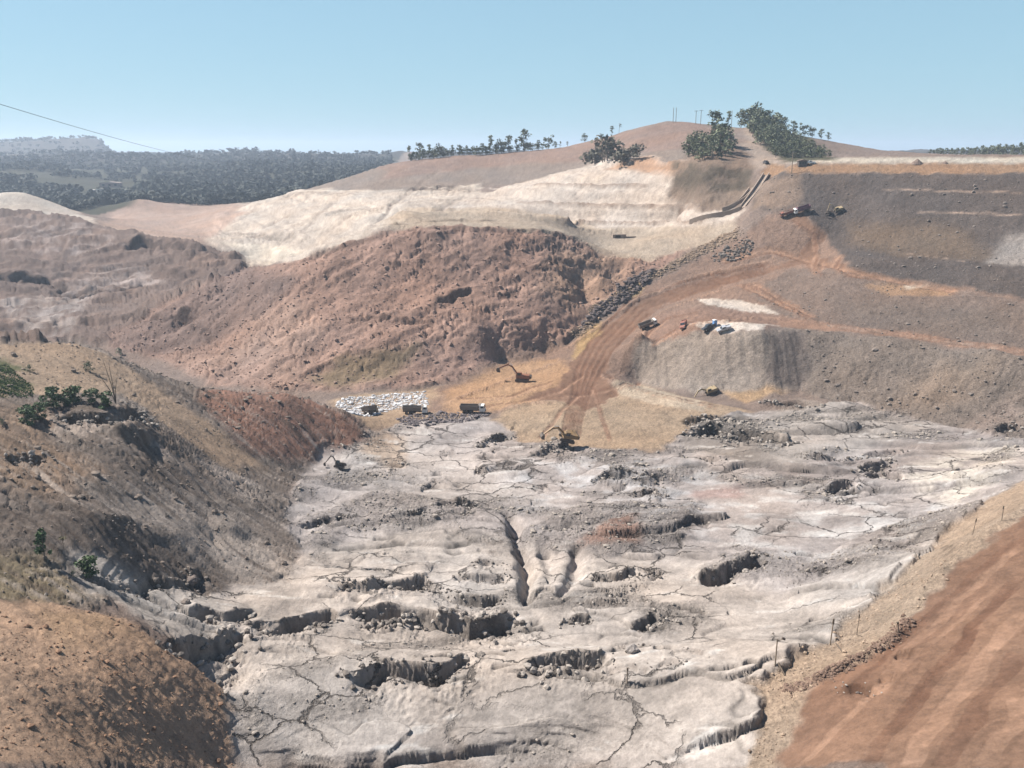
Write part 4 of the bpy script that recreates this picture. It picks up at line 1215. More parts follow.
# ------------------------------------------------------------------ plants
def leaf_cards(n, blobs, size, rnd, flat=0.5):
    vs = np.zeros((n * 4, 3)); fs = []
    wsum = np.array([b[3] ** 2 for b in blobs]); wsum = wsum / wsum.sum()
    pick = rnd.choice(len(blobs), n, p=wsum)
    for i in range(n):
        bx, by, bz, br = blobs[pick[i]]
        d = rnd.normal(size=3); d /= np.linalg.norm(d)
        rr = br * rnd.uniform(.45, 1.05)
        c = np.array([bx, by, bz]) + d * rr * np.array([1, 1, .75])
        u = rnd.normal(size=3); u[2] *= flat; u /= np.linalg.norm(u)
        v = np.cross(u, rnd.normal(size=3)); v /= np.linalg.norm(v)
        s_ = size * rnd.uniform(.55, 1.3)
        k = rnd.uniform(.35, .7)
        vs[i * 4:(i + 1) * 4] = [c - u * s_, c + v * s_ * k, c + u * s_ * .9, c - v * s_ * k]
        fs.append((i * 4, i * 4 + 1, i * 4 + 2, i * 4 + 3))
    return vs, fs


def make_tree(seed, h, spread, nblob, ncards, size, leafm, base=.35, trunk_r=.16, lean=.1, name='tree', stems=1):
    rnd = np.random.default_rng(seed)
    t = bpy.data.objects.new(name, None); COL.objects.link(t)
    blobs = []; tm = MB()
    for s_ in range(stems):
        lx, ly = rnd.uniform(-lean, lean, 2) * h
        sx, sy = (rnd.uniform(-.2, .2, 2) * spread * (stems > 1))
        pts = [(sx, sy, -.3), (sx + lx * .3, sy + ly * .3, h * .35), (sx + lx * .6, sy + ly * .6, h * .65), (sx + lx, sy + ly, h * .93)]
        tm.tube(pts, [trunk_r, trunk_r * .8, trunk_r * .55, trunk_r * .2], 6)
        for k in range(max(2, nblob // stems)):
            f = rnd.uniform(base, 1.0); a = rnd.uniform(0, 2 * math.pi)
            rad = spread * rnd.uniform(.15, .8) * (1.15 - .55 * f)
            c = (sx + lx * f + math.cos(a) * rad, sy + ly * f + math.sin(a) * rad, h * (f * .92 + .02))
            blobs.append((*c, spread * rnd.uniform(.22, .42)))
            f0 = max(.15, f - .22)
            tm.tube([(sx + lx * f0, sy + ly * f0, h * f0 * .93), c], [trunk_r * .4, trunk_r * .1], 4)
    tr = tm.build('trunk', M['bark'], t)
    v, f = leaf_cards(ncards, blobs, size, rnd)
    cr = MB(); cr.v = [tuple(q) for q in v]; cr.f = f
    cr.build('crown', M[leafm], t)
    return t


used_protos = set()


def plant(proto, p, label, cat, group, sc_=1.0, rz=None, sz=None):
    if proto.name in used_protos:
        o = copy_tree(proto)
    else:
        o = proto; used_protos.add(proto.name)
    o.location = p - Vector((0, 0, .15)); o.rotation_euler = (0, 0, random.uniform(0, 6.28) if rz is None else rz)
    o.scale = (sc_, sc_, sc_ if sz is None else sz)
    return tag(o, label, cat, group)


GUM = [make_tree(11, 10, 3.2, 9, 210, .62, 'leaf', .3, .18, .06), make_tree(12, 10, 4.2, 12, 270, .66, 'leaf_dark', .25, .2, .06),
       make_tree(13, 10, 2.8, 9, 150, .6, 'leaf', .35, .16, .1), make_tree(14, 10, 5.2, 14, 300, .7, 'leaf_dark', .15, .2, .06)]
SPARSE = make_tree(15, 10, 2.6, 6, 40, .5, 'leaf_dry', .5, .14, .08)
RND = [make_tree(21, 8, 4.4, 13, 330, .6, 'leaf_dark', .1, .2, .08, 'bushy_tree', 2), make_tree(22, 8, 4.8, 14, 340, .62, 'leaf', .08, .2, .08, 'bushy_tree', 3)]
GREYB = [make_tree(25, 6, 4.6, 12, 280, .7, 'leaf_grey', .1, .14, .05, 'shrub', 4), make_tree(26, 6, 5.0, 12, 280, .7, 'leaf_grey', .1, .14, .05, 'shrub', 4)]
def crest(x, y, far_=1000):
    for q in np.arange(y - 12, y + 14, .5):
        c_ = hit(x, q)
        if c_.y < far_:
            return hit(x, q + .4)
    return hit(x, y)


g1 = 'gum trees in a row along the bare ridge'
row = [(410.6, 159.5, 14, 2, 'thin open tree at the left end of the ridge row'), (420, 157.5, 16, 1, 'dense dark tree second from the left end of the ridge row'), (429, 156.5, 13, 0, None), (440.6, 155.5, 13, 3, None), (452, 154, 10, 0, None), (459.6, 153, 10, 1, None),
       (466.5, 152, 9, 2, None), (476, 151.5, 9, 3, None), (482.5, 151, 11, 0, None), (490, 150.5, 17, 0, 'tall slim tree standing above the left half of the ridge row'), (501.5, 150.5, 13, 3, None), (509, 150, 16, 1, None), (516.7, 149.5, 12, 2, None),
       (524.4, 149, 20, 1, 'tallest and widest tree of the ridge row'), (538, 148, 9, 0, None), (548.5, 147, 13, 3, 'broad round tree in the right half of the ridge row'), (560, 145.5, 6, 2, None), (567.5, 144, 5, 0, None), (416, 158, 9, 3, None), (434, 156, 8, 3, None), (446, 155, 8, 1, None),
       (471, 152, 6, 3, None), (486, 151, 8, 3, None), (496, 151, 9, 1, None), (532, 149, 7, 3, None), (555, 146.5, 7, 1, None), (585, 141.5, 8, 3, 'lone wide low tree on the ridge right of the row'), (601.8, 139, 5, 3, 'small bush on the ridge between two lone trees'), (612, 136.5, 9, 0, 'small tree on the ridge just left of the bare one')]
for i in range(40):
    x = 410 + i * 3.4 + random.uniform(-2, 2); row.append((x, 159 - (x - 412) * .083, random.uniform(5, 9.5), random.choice((1, 3, 3)), None))
for x, y, hpx, k, lb in row:
    p = crest(x, y); s_ = hpx / px_per_m(p) / 9.2
    plant(GUM[k], p, lb or 'dark gum tree in the row along the bare ridge', 'tree', g1 if not lb else None, s_)
p = crest(619, 135); plant(SPARSE, p, 'thin nearly bare tree at the right end of the ridge trees', 'tree', None, 11 / px_per_m(p) / 9.6)
for x, y, hpx, k, lb in [(598, 163.5, 21, 0, 'grey-brown shrub on the slope, larger and left of its neighbour'), (606, 161.5, 22, 1, 'tall rounded grey shrub in the middle of the clump on the pale slope'), (625, 162, 17, 0, 'spreading grey shrub at the right of the clump above the pale slope'), (637, 160, 13, 1, 'low grey shrub at the right end of the clump above the pale slope')]:
    p = hit(x, y); plant(GREYB[k], p, lb, 'shrub', None, hpx / px_per_m(p) / 5.6)
g2 = 'bushy trees on the knoll above the chute'
for i, (x, y, hpx, k) in enumerate([(689, 157, 17, 1), (697, 157, 15, 0), (704, 156, 20, 1), (711, 155, 17, 0), (720, 152, 24, 1), (698, 150, 17, 0), (706, 148, 14, 1), (716, 145, 17, 0), (726, 147, 20, 1), (692, 152, 15, 0), (703, 160, 12, 1), (713, 160, 15, 0), (724, 156, 14, 1), (686, 156, 8, 0)]):
    p = hit(x, y); plant(RND[k], p, 'low bushy tree at the front edge of the knoll clump above the chute' if y >= 156 else 'bushy tree at the back of the knoll clump above the chute', 'tree', g2 + (' at the front' if y >= 156 else ' at the back'), hpx / px_per_m(p) / 7.4)
p = hit(714, 146); plant(GUM[1], p, 'tall spreading tree standing highest in the knoll clump', 'tree', None, 34 / px_per_m(p) / 9.6)
p = crest(728, 134); plant(GUM[0], p, 'lone small tree on the hilltop right of the knoll clump', 'tree', None, 15 / px_per_m(p) / 9.6)
# wood on the hill right of the bare track
g3 = 'trees of the wood on the hill by the bare track'
cnt = 0
poly = [(742, 122), (752, 117), (768, 125), (790, 138), (812, 150), (832, 158), (828, 161), (790, 161), (776, 160), (764, 148), (748, 136)]
def inpoly(x, y, pl_):
    c = False
    for i in range(len(pl_)):
        a, b = pl_[i], pl_[i - 1]
        if (a[1] > y) != (b[1] > y) and x < (b[0] - a[0]) * (y - a[1]) / (b[1] - a[1]) + a[0]:
            c = not c
    return c
yy = 117.0
while yy < 162:
    xx = 738 + random.uniform(0, 4)
    while xx < 834:
        if inpoly(xx, yy, poly):
            p = hit(xx, yy)
            if p.y < 1000:
                hpx = random.uniform(9, 15) * (1.1 if xx < 775 else .85)
                pr = random.choice([GUM[1], GUM[3], RND[0], RND[1], GUM[0]])
                plant(pr, p, 'dark tree in the wood covering the hill right of the bare track', 'tree', g3, hpx / px_per_m(p) / (9.6 if pr in GUM else 7.4)); cnt += 1
        xx += random.uniform(4.2, 6.8)
    yy += 3.4
print('hill wood', cnt)
for x, hh in [(741, 17), (747, 20), (753, 22), (760, 18), (768, 16), (776, 15), (784, 14), (793, 13), (803, 12), (812, 11), (821, 10), (828, 8)]:
    yb = 152
    p0 = None
    for q in np.arange(110, 162, .5):
        c_ = hit(x, q)
        if c_.y < 1000:
            p0 = c_; break
    if p0 is not None:
        plant(random.choice([GUM[1], GUM[3]]), p0, 'tree on the skyline of the wood on the hill right of the bare track', 'tree', 'skyline trees of the hill wood', hh / px_per_m(p0) / 9.6)
# trees beyond the plateau on the right
g4 = 'trees in the belt beyond the pale plateau'
for i in range(52):
    x = 930 + i * 1.95 + random.uniform(-1, 1)
    p = hit(x, 156.6); p = p * 1.0
    dsc = 1080 + random.uniform(-40, 60)
    k_ = dsc / math.hypot(p.x, p.y); p = Vector((p.x * k_, p.y * k_, 0)); p.z = ground_z(p.x, p.y)
    hpx = random.uniform(6, 9) + (x - 930) / 94 * 4.5
    plant(random.choice(GUM), p, 'dark tree in the belt beyond the pale plateau at the right', 'tree', g4, hpx / px_per_m(p) / 9.6)
for x, hpx, lb in [(913, 5, 'small separate tree left of the belt beyond the pale plateau'), (925, 4, 'tiny tree nearest the left end of the belt beyond the plateau')]:
    p = hit(x, 156.8); k_ = 1060 / math.hypot(p.x, p.y); p = Vector((p.x * k_, p.y * k_, 0)); p.z = ground_z(p.x, p.y)
    plant(GUM[3], p, lb, 'tree', None, hpx / px_per_m(p) / 9.6)

# near shrubs and saplings on the left bank
SH = [make_tree(31, 3, 1.9, 14, 720, .25, 'leaf_green', .0, .05, .1, 'shrub', 5), make_tree(32, 3, 2.1, 16, 760, .25, 'leaf_green', .0, .05, .1, 'shrub', 6), make_tree(33, 3, 1.7, 10, 300, .2, 'leaf', .0, .04, .1, 'shrub', 4)]
for x, y, hpx, k, lb in [(27, 425, 18, 1, 'largest green shrub, leftmost on the edge of the grey ledge'), (38, 421, 17, 0, 'green shrub touching the right side of the largest one on the bank'), (53, 408, 19, 0, 'leafy green shrub standing above the left end of the grey ledge'), (64, 406, 13, 1, 'low green shrub between two taller ones behind the grey ledge'),
                         (75, 404, 17, 1, 'pointed dark green shrub in the middle of the row behind the ledge'), (92, 406, 14, 0, 'green shrub behind the right half of the grey ledge'), (104, 407, 15, 1, 'dark green shrub at the foot of the dead sapling'), (2, 425, 9, 2, 'small shrub at the left edge of the photo below the grass patch'),
                         (89, 371, 12, 2, 'sparse dark shrub alone on the tan slope'), (30, 373, 9, 2, 'small dark upright shrub on the tan crest above the grass'), (89, 574, 20, 1, 'dark round shrub on the pale gully near the bottom of the bank'), (73, 577, 9, 2, 'low scrubby plant left of the dark round shrub'), (120, 356, 9, 2, 'straggly shrub on the rim behind the dead sapling')]:
    p = hit(x, y); plant(SH[k], p, lb, 'shrub', None, hpx / px_per_m(p) / 2.9)
YT = make_tree(35, 5, 1.3, 16, 520, .26, 'leaf_green', .22, .07, .04, 'young_tree')
p = hit(45, 561); plant(YT, p, 'young leafy tree with a thin trunk on the lower bank', 'tree', None, 36 / px_per_m(p) / 4.9)


def dead_stems(name, px, py, tops, label, r=.11):
    p = hit(px, py); k = 1 / px_per_m(p)
    t = thing(name, p, 0, label, 'dead sapling')
    for dx, dh, b in tops:
        q = [(0, 0, -.3), (dx * k * .3, 0, dh * k * .45), (dx * k * .75, .1, dh * k * .8), (dx * k, .2, dh * k)]
        m = MB().tube(q, [r, r * .8, r * .6, r * .25], 5)
        for i in range(b):
            f = random.uniform(.35, .95); a = random.uniform(0, 6.28); L_ = random.uniform(.5, 1.3)
            c = (dx * k * f, 0, dh * k * f)
            m.tube([c, (c[0] + math.cos(a) * L_, math.sin(a) * L_, c[2] + L_ * .7)], [r * .35, r * .1], 4)
        m.build('stem', M['dry_stem'], t)
    return t


dead_stems('dead_sapling', 116, 404, [(-8, 44, 5), (-3, 42, 5), (3, 26, 3), (-14, 30, 2)], 'tall bare dead sapling with several stems right of the green shrubs')
ds = dead_stems('withered_sapling', 64, 551, [(0, 37, 1)], 'thin dead stem with a brown clump halfway up, near the young tree', .055)
rnd_ = np.random.default_rng(5); v, f = leaf_cards(70, [(0, 0, 2.2, .45), (.25, 0, 2.3, .4), (-.25, .1, 2.25, .4)], .22, rnd_)
cl_ = MB(); cl_.v = [tuple(q) for q in v]; cl_.f = f; cl_.build('leaf_clump', M['leaf_dry'], ds)
# grass patch
gv = []; gf = []
for i in range(5200):
    x, y = random.uniform(-30, 34), random.uniform(366, 398)
    if x > 8 and y < 366 + (x - 8) * .9:
        continue
    p = hit(x, y); a = random.uniform(0, 6.28); h_ = random.uniform(.2, .55); w_ = .12
    b_ = len(gv)
    gv += [(p.x - math.cos(a) * w_, p.y - math.sin(a) * w_, p.z - .05), (p.x + math.cos(a) * w_, p.y + math.sin(a) * w_, p.z - .05), (p.x + random.uniform(-.2, .2), p.y + random.uniform(-.2, .2), p.z + h_)]
    gf.append((b_, b_ + 1, b_ + 2))
m_ = MB(); m_.v = gv; m_.f = gf; go = m_.build('grass', M['grass']); go['kind'] = 'stuff'; go['label'] = 'patch of short green grass on the tan crest of the bank'

# far wood on the left: one mass of crowns
fv = []; ff = []
tmpl = [leaf_cards(16, [(0, 0, .55, .36), (.25, .1, .42, .3), (-.25, -.1, .45, .3)], .27, np.random.default_rng(50 + i)) for i in range(6)]
def far_tree(x, y, h):
    z = ground_z(x, y) - .5
    v, f = tmpl[random.randrange(6)]
    b_ = len(fv); c, s_ = math.cos(x), math.sin(x)
    for q in v:
        fv.append((x + (q[0] * c - q[1] * s_) * h, y + (q[0] * s_ + q[1] * c) * h, z + q[2] * h))
    for q in f:
        ff.append(tuple(i + b_ for i in q))
nfar = 0
for i in range(9000):
    px = random.uniform(-60, 392); R_ = math.exp(random.uniform(math.log(1060), math.log(2500)))
    az = math.atan2((px - 512) / F, CP + .24 * SP)
    x, y = R_ * math.sin(az), R_ * math.cos(az)
    py = 152 + 0
    q = fbm(np.array([x / 160]), np.array([y / 240]), 3, 201)[0]
    if 1500 < R_ < 2100 and px < 150 and q > -.15:
        continue
    if 1350 < R_ < 1700 and 78 < px < 135:
        continue
    if q > .33:
        continue
    far_tree(x, y, random.choice((random.uniform(5, 9), random.uniform(8, 13), random.uniform(11, 17)))); nfar += 1
for i in range(1500):      # mountain skyline scrub
    px = random.uniform(-60, 300); R_ = random.uniform(2600, 4300)
    az = math.atan2((px - 512) / F, CP + .24 * SP); x, y = R_ * math.sin(az), R_ * math.cos(az)
    if fbm(np.array([x / 300]), np.array([y / 300]), 2, 203)[0] > .05:
        continue
    far_tree(x, y, random.uniform(10, 20)); nfar += 1
m_ = MB(); m_.v = fv; m_.f = ff
fo = m_.build('far_forest', mat('far_leaf', (.035, .04, .03), .8, var=.25, scale=.02)); fo['kind'] = 'stuff'; fo['label'] = 'dark wood covering the far valley on the left'
print('far', nfar, time.time() - T0)

# ------------------------------------------------------------------ posts, poles, wire
def post(px, py, hpx, label, r=.11, lean=0.0, group='stakes along the edge of the red road', name='wooden_post', extra=False):
    p = hit(px, py); k = 1 / px_per_m(p); h = hpx * k * 1.08
    t = thing(name, p, 0, label, 'post', group)
    MB().cyl((0, 0, -.4), (lean * h, 0, h), r, r * .85, 8).build('shaft', M['wood'], t)
    if extra:
        MB().cyl((0, 0, h * .92), (.75, .1, h * .97), .07, .05, 6).build('arm', M['wood'], t)
        MB().box((.95, .1, h * 1.0), (.5, .3, .3), .4).build('lamp_head', M['steel'], t)
    else:
        MB().cyl((lean * h * .8, 0, h * .80), (lean * h * .98, 0, h * .98), r * 1.5, r * 1.4, 8).build('cap_band', M['dry_stem'], t)
    return t


post(775, 667, 27, 'wooden post with a short side arm at its top, beside a broken plank', extra=True, group=None)
post(830, 645, 27, 'wooden post with a thick dark top, second of the row along the red road', lean=.04, group=None)
post(856.5, 636, 22, 'thin wooden post just right of the one with a thick dark top', .08, .03, None)
post(972, 535.5, 17, 'leaning thin post on the rim of the red road, left of the last one', .08, .12, None)
post(1001.5, 521, 15, 'last upright post on the rim of the red road near the right edge', .08, 0, None)
post(627, 683, 15, 'lone short post standing in the pale mud at the bottom centre', .10, 0, None)
post(899, 634, 11, 'short dark stub leaning on the berm of the red road', .12, -.25, None)


def plank(px0, py0, px1, py1, label, wdt=.35):
    a = hit(px0, py0) + Vector((0, 0, .35)); b = hit(px1, py1) + Vector((0, 0, .12))
    o = MB().cyl(a, b, wdt * .5, wdt * .42, 5).build('broken_plank', M['dry_stem'])
    return tag(o, label, 'plank')


plank(778, 666, 785, 677, 'dark broken plank lying at the foot of the post with a side arm')
plank(836, 646, 842, 653, 'dark bar on the ground right of the post with a thick dark top', .25)  # dark bar on the ground, running down and right beside the post
plank(856, 637, 862, 638, 'thin stick lying at the foot of the thin post', .15)


def power_pole(x, ybase, hpx, label, cross=False, r=.16, back=None, group=None):
    p = hit(x, ybase)
    if back:
        k_ = back / math.hypot(p.x, p.y); p = Vector((p.x * k_, p.y * k_, 0)); p.z = ground_z(p.x, p.y)
    h = hpx / px_per_m(p)
    t = thing('power_pole', p, 0, label, 'power pole', group)
    MB().cyl((0, 0, -1), (0, 0, h), r * 1.2, r, 8).build('shaft', M['wood'], t)
    if cross:
        MB().box((0, 0, h - .3), (3.4, .22, .22)).build('crossarm', M['wood'], t)
    for s_ in ((-1.5, 0, 1.5) if cross else (0,)):
        MB().cyl((s_, 0, h - .2), (s_, 0, h + .25), .08, .06, 6).build('insulator', M['white'], t)
    return t


power_pole(673, 123.2, 14, 'left one of the close pair of poles on the bare hilltop', r=.2)
power_pole(675.8, 123.2, 14, 'right one of the close pair of poles on the bare hilltop', r=.2)
power_pole(695.6, 125, 13, 'pole with a crossarm on the hilltop left of the knoll trees', True, .2)
power_pole(700.5, 126, 14, 'pole with a crossarm nearest the knoll trees', True, .2)
power_pole(731, 131, 19, 'thin pole rising behind the lone small tree on the hilltop', r=.18)
power_pole(791.5, 174, 21, 'dark pole at the left end of the dam crest', r=.2)
a = hit(3, 330); a = Vector((-118, 200, 0)); pa = Vector(ray(-20, 98)); pa = Vector((0, 0, CZ)) + pa * (170 / pa.y)
pb = Vector(ray(236, 164)); pb = Vector((0, 0, CZ)) + pb * (560 / pb.y)
wp = []
for i in range(41):
    t = i / 40; q = pa.lerp(pb, t); q.z -= 4 * 2.0 * t * (1 - t); wp.append(tuple(q))
tag(MB().tube(wp, .055, 5).build('power_line', M['wire']), 'thin overhead wire sloping down across the sky at the upper left', 'wire')

# ------------------------------------------------------------------ crest hut, far buildings, chute, culvert, heaps
def hut(name, px, py, L_, W_, H_, label, cat, wallm, roofm, rz=0.0, R_=None):
    p = hit(px, py)
    if R_:
        k_ = R_ / math.hypot(p.x, p.y); p = Vector((p.x * k_, p.y * k_, 0)); p.z = ground_z(p.x, p.y)
    t = thing(name, p, rz, label, cat)
    wl = MB().box((0, 0, H_ / 2 - .5), (L_, W_, H_ + 1)).build('wall', M[wallm], t)
    MB().prism([(-L_ / 2 - .4, H_), (L_ / 2 + .4, H_), (L_ / 2 + .4, H_ + .15), (0, H_ + H_ * .3), (-L_ / 2 - .4, H_ + .15)], -W_ / 2 - .4, W_ / 2 + .4).build('roof', M[roofm], t)
    for k in range(3):
        MB().box((-L_ * .3 + k * L_ * .3, -W_ / 2 - .02, H_ * .5), (L_ * .12, .08, H_ * .35)).build('window', M['glass'], wl)
    return t


hut('hut', 802, 165.8, 4.6, 3, 2.3, 'small grey hut on the dam crest beside the white pickup', 'hut', 'steel', 'tan_roof')
hut('low_building', 111, 185, 30, 14, 6, 'long brown-roofed building in the far wood on the left', 'building', 'tan_roof', 'roof', .1, 1540)
hut('low_building', 103, 185.5, 18, 10, 3.5, 'white low building in front of the long brown-roofed one', 'building', 'wall', 'wall', .1, 1500)
hut('low_building', 91, 185.5, 9, 7, 3, 'small white building, leftmost of the three in the far wood', 'building', 'wall', 'wall', .1, 1500)


def heap(name, px, py, rpx, hpx, label, m, cat='heap', seed=0):
    p = hit(px, py); k = 1 / px_per_m(p); rnd = np.random.default_rng(seed)
    vs = [(0, 0, hpx * k)]; fs = []; n = 14; rings = 4
    for j in range(1, rings + 1):
        for i in range(n):
            a = 2 * math.pi * i / n; rr = rpx * k * j / rings * rnd.uniform(.85, 1.15)
            vs.append((math.cos(a) * rr, math.sin(a) * rr, hpx * k * (1 - j / rings) * rnd.uniform(.85, 1.1) - (.4 if j == rings else 0)))
    for i in range(n):
        fs.append((0, 1 + i, 1 + (i + 1) % n))
        for j in range(rings - 1):
            a0 = 1 + j * n + i; a1 = 1 + j * n + (i + 1) % n
            fs.append((a0, a0 + n, a1 + n, a1))
    m_ = MB(); m_.v = vs; m_.f = fs
    o = m_.build(name, M[m]); o.location = p
    return tag(o, label, cat)


heap('gravel_heap', 917, 164.8, 6, 5, 'dark conical gravel heap on the pale strip behind the dam crest', 'gravel_heap', seed=3)
heap('gravel_heap', 945, 164.8, 3, 2, 'small low gravel heap on the crest right of the conical one', 'gravel_heap', seed=4)

# drainage chute beside the knoll: floor and two side walls stepping down the slope
def chute(pts, wpx, label):
    P_ = [hit(*q) for q in pts]
    t = thing('drainage_chute', P_[-1], 0, label, 'drainage chute')
    base = P_[-1]
    fine_ = []
    for a, b in zip(P_[:-1], P_[1:]):
        for i in range(5):
            fine_.append(a.lerp(b, i / 5))
    fine_.append(P_[-1])
    for q in fine_:
        q.z = ground_z(q.x, q.y)
    # smooth run
    for _ in range(6):
        for i in range(1, len(fine_) - 1):
            fine_[i] = (fine_[i - 1] + fine_[i] * 2 + fine_[i + 1]) / 4
    wd = wpx / px_per_m(base)
    fl = MB(); left = MB(); right = MB()
    n = len(fine_)
    def strip(mb, off0, off1, z0, z1):
        vs = []; fs = []
        for i, q in enumerate(fine_):
            d = (fine_[min(i + 1, n - 1)] - fine_[max(i - 1, 0)]); d.z = 0; d.normalize(); sd = Vector((d.y, -d.x, 0))
            a = q - base
            for o_, z_ in ((off0, z0), (off0, z1), (off1, z1), (off1, z0)):
                vs.append(a + sd * o_ + Vector((0, 0, z_)))
        for i in range(n - 1):
            for k in range(4):
                fs.append((i * 4 + k, i * 4 + (k + 1) % 4, (i + 1) * 4 + (k + 1) % 4, (i + 1) * 4 + k))
        fs.append((0, 1, 2, 3)); fs.append(((n - 1) * 4 + 3, (n - 1) * 4 + 2, (n - 1) * 4 + 1, (n - 1) * 4))
        mb.add(vs, fs)
    strip(fl, -wd / 2, wd / 2, -1.5, .25); strip(left, -wd / 2 - .5, -wd / 2, -1.6, 1.7); strip(right, wd / 2, wd / 2 + .5, -1.6, 1.7)
    fl.build('floor', M['concrete'], t); left.build('side_wall', M['concrete'], t); right.build('side_wall', M['concrete'], t)
    return t


chute([(766, 176), (757, 190), (750, 200), (743, 208)], 5, 'straight pale drainage chute running down the slope right of the knoll')
chute([(751, 191), (744, 200), (735, 207), (722, 211)], 3.5, 'pale channel branching left from the chute under the knoll')
chute([(742, 209), (730, 214), (712, 219), (690, 224)], 3, 'low channel along the foot of the pale slope left of the chute')
p = hit(619, 238.5)
cv = thing('culvert', p, .15, 'small dark culvert on the beige flat below the pale slope', 'culvert')
MB().box((0, 0, 1.0), (8, 2.2, 2.2)).build('headwall', M['concrete'], cv)
MB().box((-1, -1.12, .9), (3.0, .1, 1.4)).build('opening', M['rubber'], cv)
MB().box((6.5, 0, .35), (7, .6, .8)).build('pipe', M['steel'], cv)

# ------------------------------------------------------------------ stones
ICO_V = np.array([(0, 0, 1), (.894, 0, .447), (.276, .851, .447), (-.724, .526, .447), (-.724, -.526, .447), (.276, -.851, .447), (.724, .526, -.447), (-.276, .851, -.447), (-.894, 0, -.447), (-.276, -.851, -.447), (.724, -.526, -.447), (0, 0, -1)])
ICO_F = np.array([(0, 1, 2), (0, 2, 3), (0, 3, 4), (0, 4, 5), (0, 5, 1), (1, 6, 2), (2, 7, 3), (3, 8, 4), (4, 9, 5), (5, 10, 1), (2, 6, 7), (3, 7, 8), (4, 8, 9), (5, 9, 10), (1, 10, 6), (6, 11, 7), (7, 11, 8), (8, 11, 9), (9, 11, 10), (10, 11, 6)])


def stone_mat(name, rgb, var=.3):
    return mat(name, rgb, .95, 0, var, .8, spec=.1)


def stones(name, pos, size, m, label, sink=.25, flat=.7):
    n = len(pos); rnd = np.random.default_rng(n)
    sc3 = size[:, None, None] * rnd.uniform(.6, 1.25, (n, 1, 3)) * np.array([1, 1, flat])
    V = ICO_V[None] * rnd.uniform(.72, 1.2, (n, 12, 1)) * sc3
    a = rnd.uniform(0, 6.28, n); c, s_ = np.cos(a)[:, None], np.sin(a)[:, None]
    V = np.stack([V[..., 0] * c - V[..., 1] * s_, V[..., 0] * s_ + V[..., 1] * c, V[..., 2]], -1)
    V += pos[:, None, :]; V[..., 2] += (size * (flat - sink - .2))[:, None]
    Fc = (ICO_F[None] + np.arange(n)[:, None, None] * 12).reshape(-1, 3)
    me = bpy.data.meshes.new(name); V = V.reshape(-1, 3).astype(np.float32)
    me.vertices.add(len(V)); me.vertices.foreach_set('co', V.ravel())
    me.loops.add(len(Fc) * 3); me.polygons.add(len(Fc))
    me.loops.foreach_set('vertex_index', Fc.ravel().astype(np.int32)); me.polygons.foreach_set('loop_start', (np.arange(len(Fc)) * 3).astype(np.int32))
    me.update(calc_edges=True)
    me.polygons.foreach_set('use_smooth', np.zeros(len(Fc), bool))
    me.materials.append(m)
    o = bpy.data.objects.new(name, me); COL.objects.link(o); o['kind'] = 'stuff'; o['label'] = label
    return o


def pick(mask, n, pw=1.0):
    """ground points chosen evenly over the area of a mask"""
    w_ = (mask * (FR ** 2)).astype(np.float64)
    w_[:, 0] = 0; dr = np.zeros_like(FR); dr[:, 1:] = FL[:, 1:] - FL[:, :-1]; w_ *= dr
    w_ = w_.ravel(); w_ = w_ / w_.sum()
    idx = np.random.default_rng(n + 3).choice(w_.size, n, p=w_)
    return np.stack([X.ravel()[idx], Y.ravel()[idx], Z.ravel()[idx]], 1), FR.ravel()[idx]


def sizes(n, lo, hi, a, seed):
    u = np.random.default_rng(seed).random(n)
    return lo * (1 - u * (1 - (lo / hi) ** a)) ** (-1 / a)


def area(pts):
    return (samp(zone(pts)) > 0).astype(np.float32)


near_m = sstep(420, 250, FR)
p_, r_ = pick(K('tail') * rough ** 2 * near_m, 9000); stones('mud_clods', p_, sizes(9000, .11, .95, 2.3, 1) * np.clip(r_ / 220, .7, 1.5), stone_mat('mud_clod', (.25, .215, .185)), 'broken mud clods strewn over the pale basin floor')
p_, r_ = pick(K('bank'), 3800); stones('bank_stones', p_, sizes(3800, .12, 1.1, 2.0, 2), stone_mat('bank_stone', (.17, .135, .11)), 'loose stones on the near bank')
p_, r_ = pick(K('bank2') * sstep(150, 110, FR), 2200); stones('bank_stones', p_, sizes(2200, .06, .5, 2.0, 3), stone_mat('brown_clod', (.19, .115, .075)), 'clods on the brown bank in the lower left corner')
p_, r_ = pick(mred, 2800); stones('hill_stones', p_, sizes(2800, .25, 1.3, 2.6, 4), stone_mat('red_stone', (.25, .17, .135)), 'loose blocks on the red-brown hillside')
p_, r_ = pick(np.maximum(msl, md * .35), 2200); stones('slope_stones', p_, sizes(2200, .22, 1.1, 2.4, 5), stone_mat('dam_stone', (.17, .14, .12)), 'loose stones on the grey dam slopes')
p_, r_ = pick(K('drain'), 2600); stones('riprap', p_, sizes(2600, .25, 1.0, 2.0, 6), stone_mat('riprap_stone', (.24, .175, .125), .45), 'pale boulders filling the rock drain beside the haul road')
p_, r_ = pick(area([(575, 332), (600, 305), (640, 275), (660, 268), (640, 290), (605, 316)]), 420); stones('dark_boulders', p_, sizes(420, .6, 1.8, 2.0, 7), stone_mat('dark_boulder', (.10, .08, .075)), 'dark boulders at the lower end of the rock drain')
p_, r_ = pick(area([(738, 244), (745, 236), (755, 240), (752, 252), (735, 262), (712, 262), (710, 255)]), 160); stones('dark_boulders', p_, sizes(160, .5, 1.6, 2.0, 17), stone_mat('dark_boulder', (.13, .11, .095)), 'patch of dark boulders on the slope above the haul road')
p_, r_ = pick(area([(334, 404), (345, 398), (425, 391), (429, 406), (395, 410), (366, 417), (350, 414)]), 2600); stones('white_rubble', p_, sizes(2600, .2, .95, 1.9, 8), stone_mat('white_stone', (.47, .46, .46), .45), 'white rubble field behind the dump trucks')
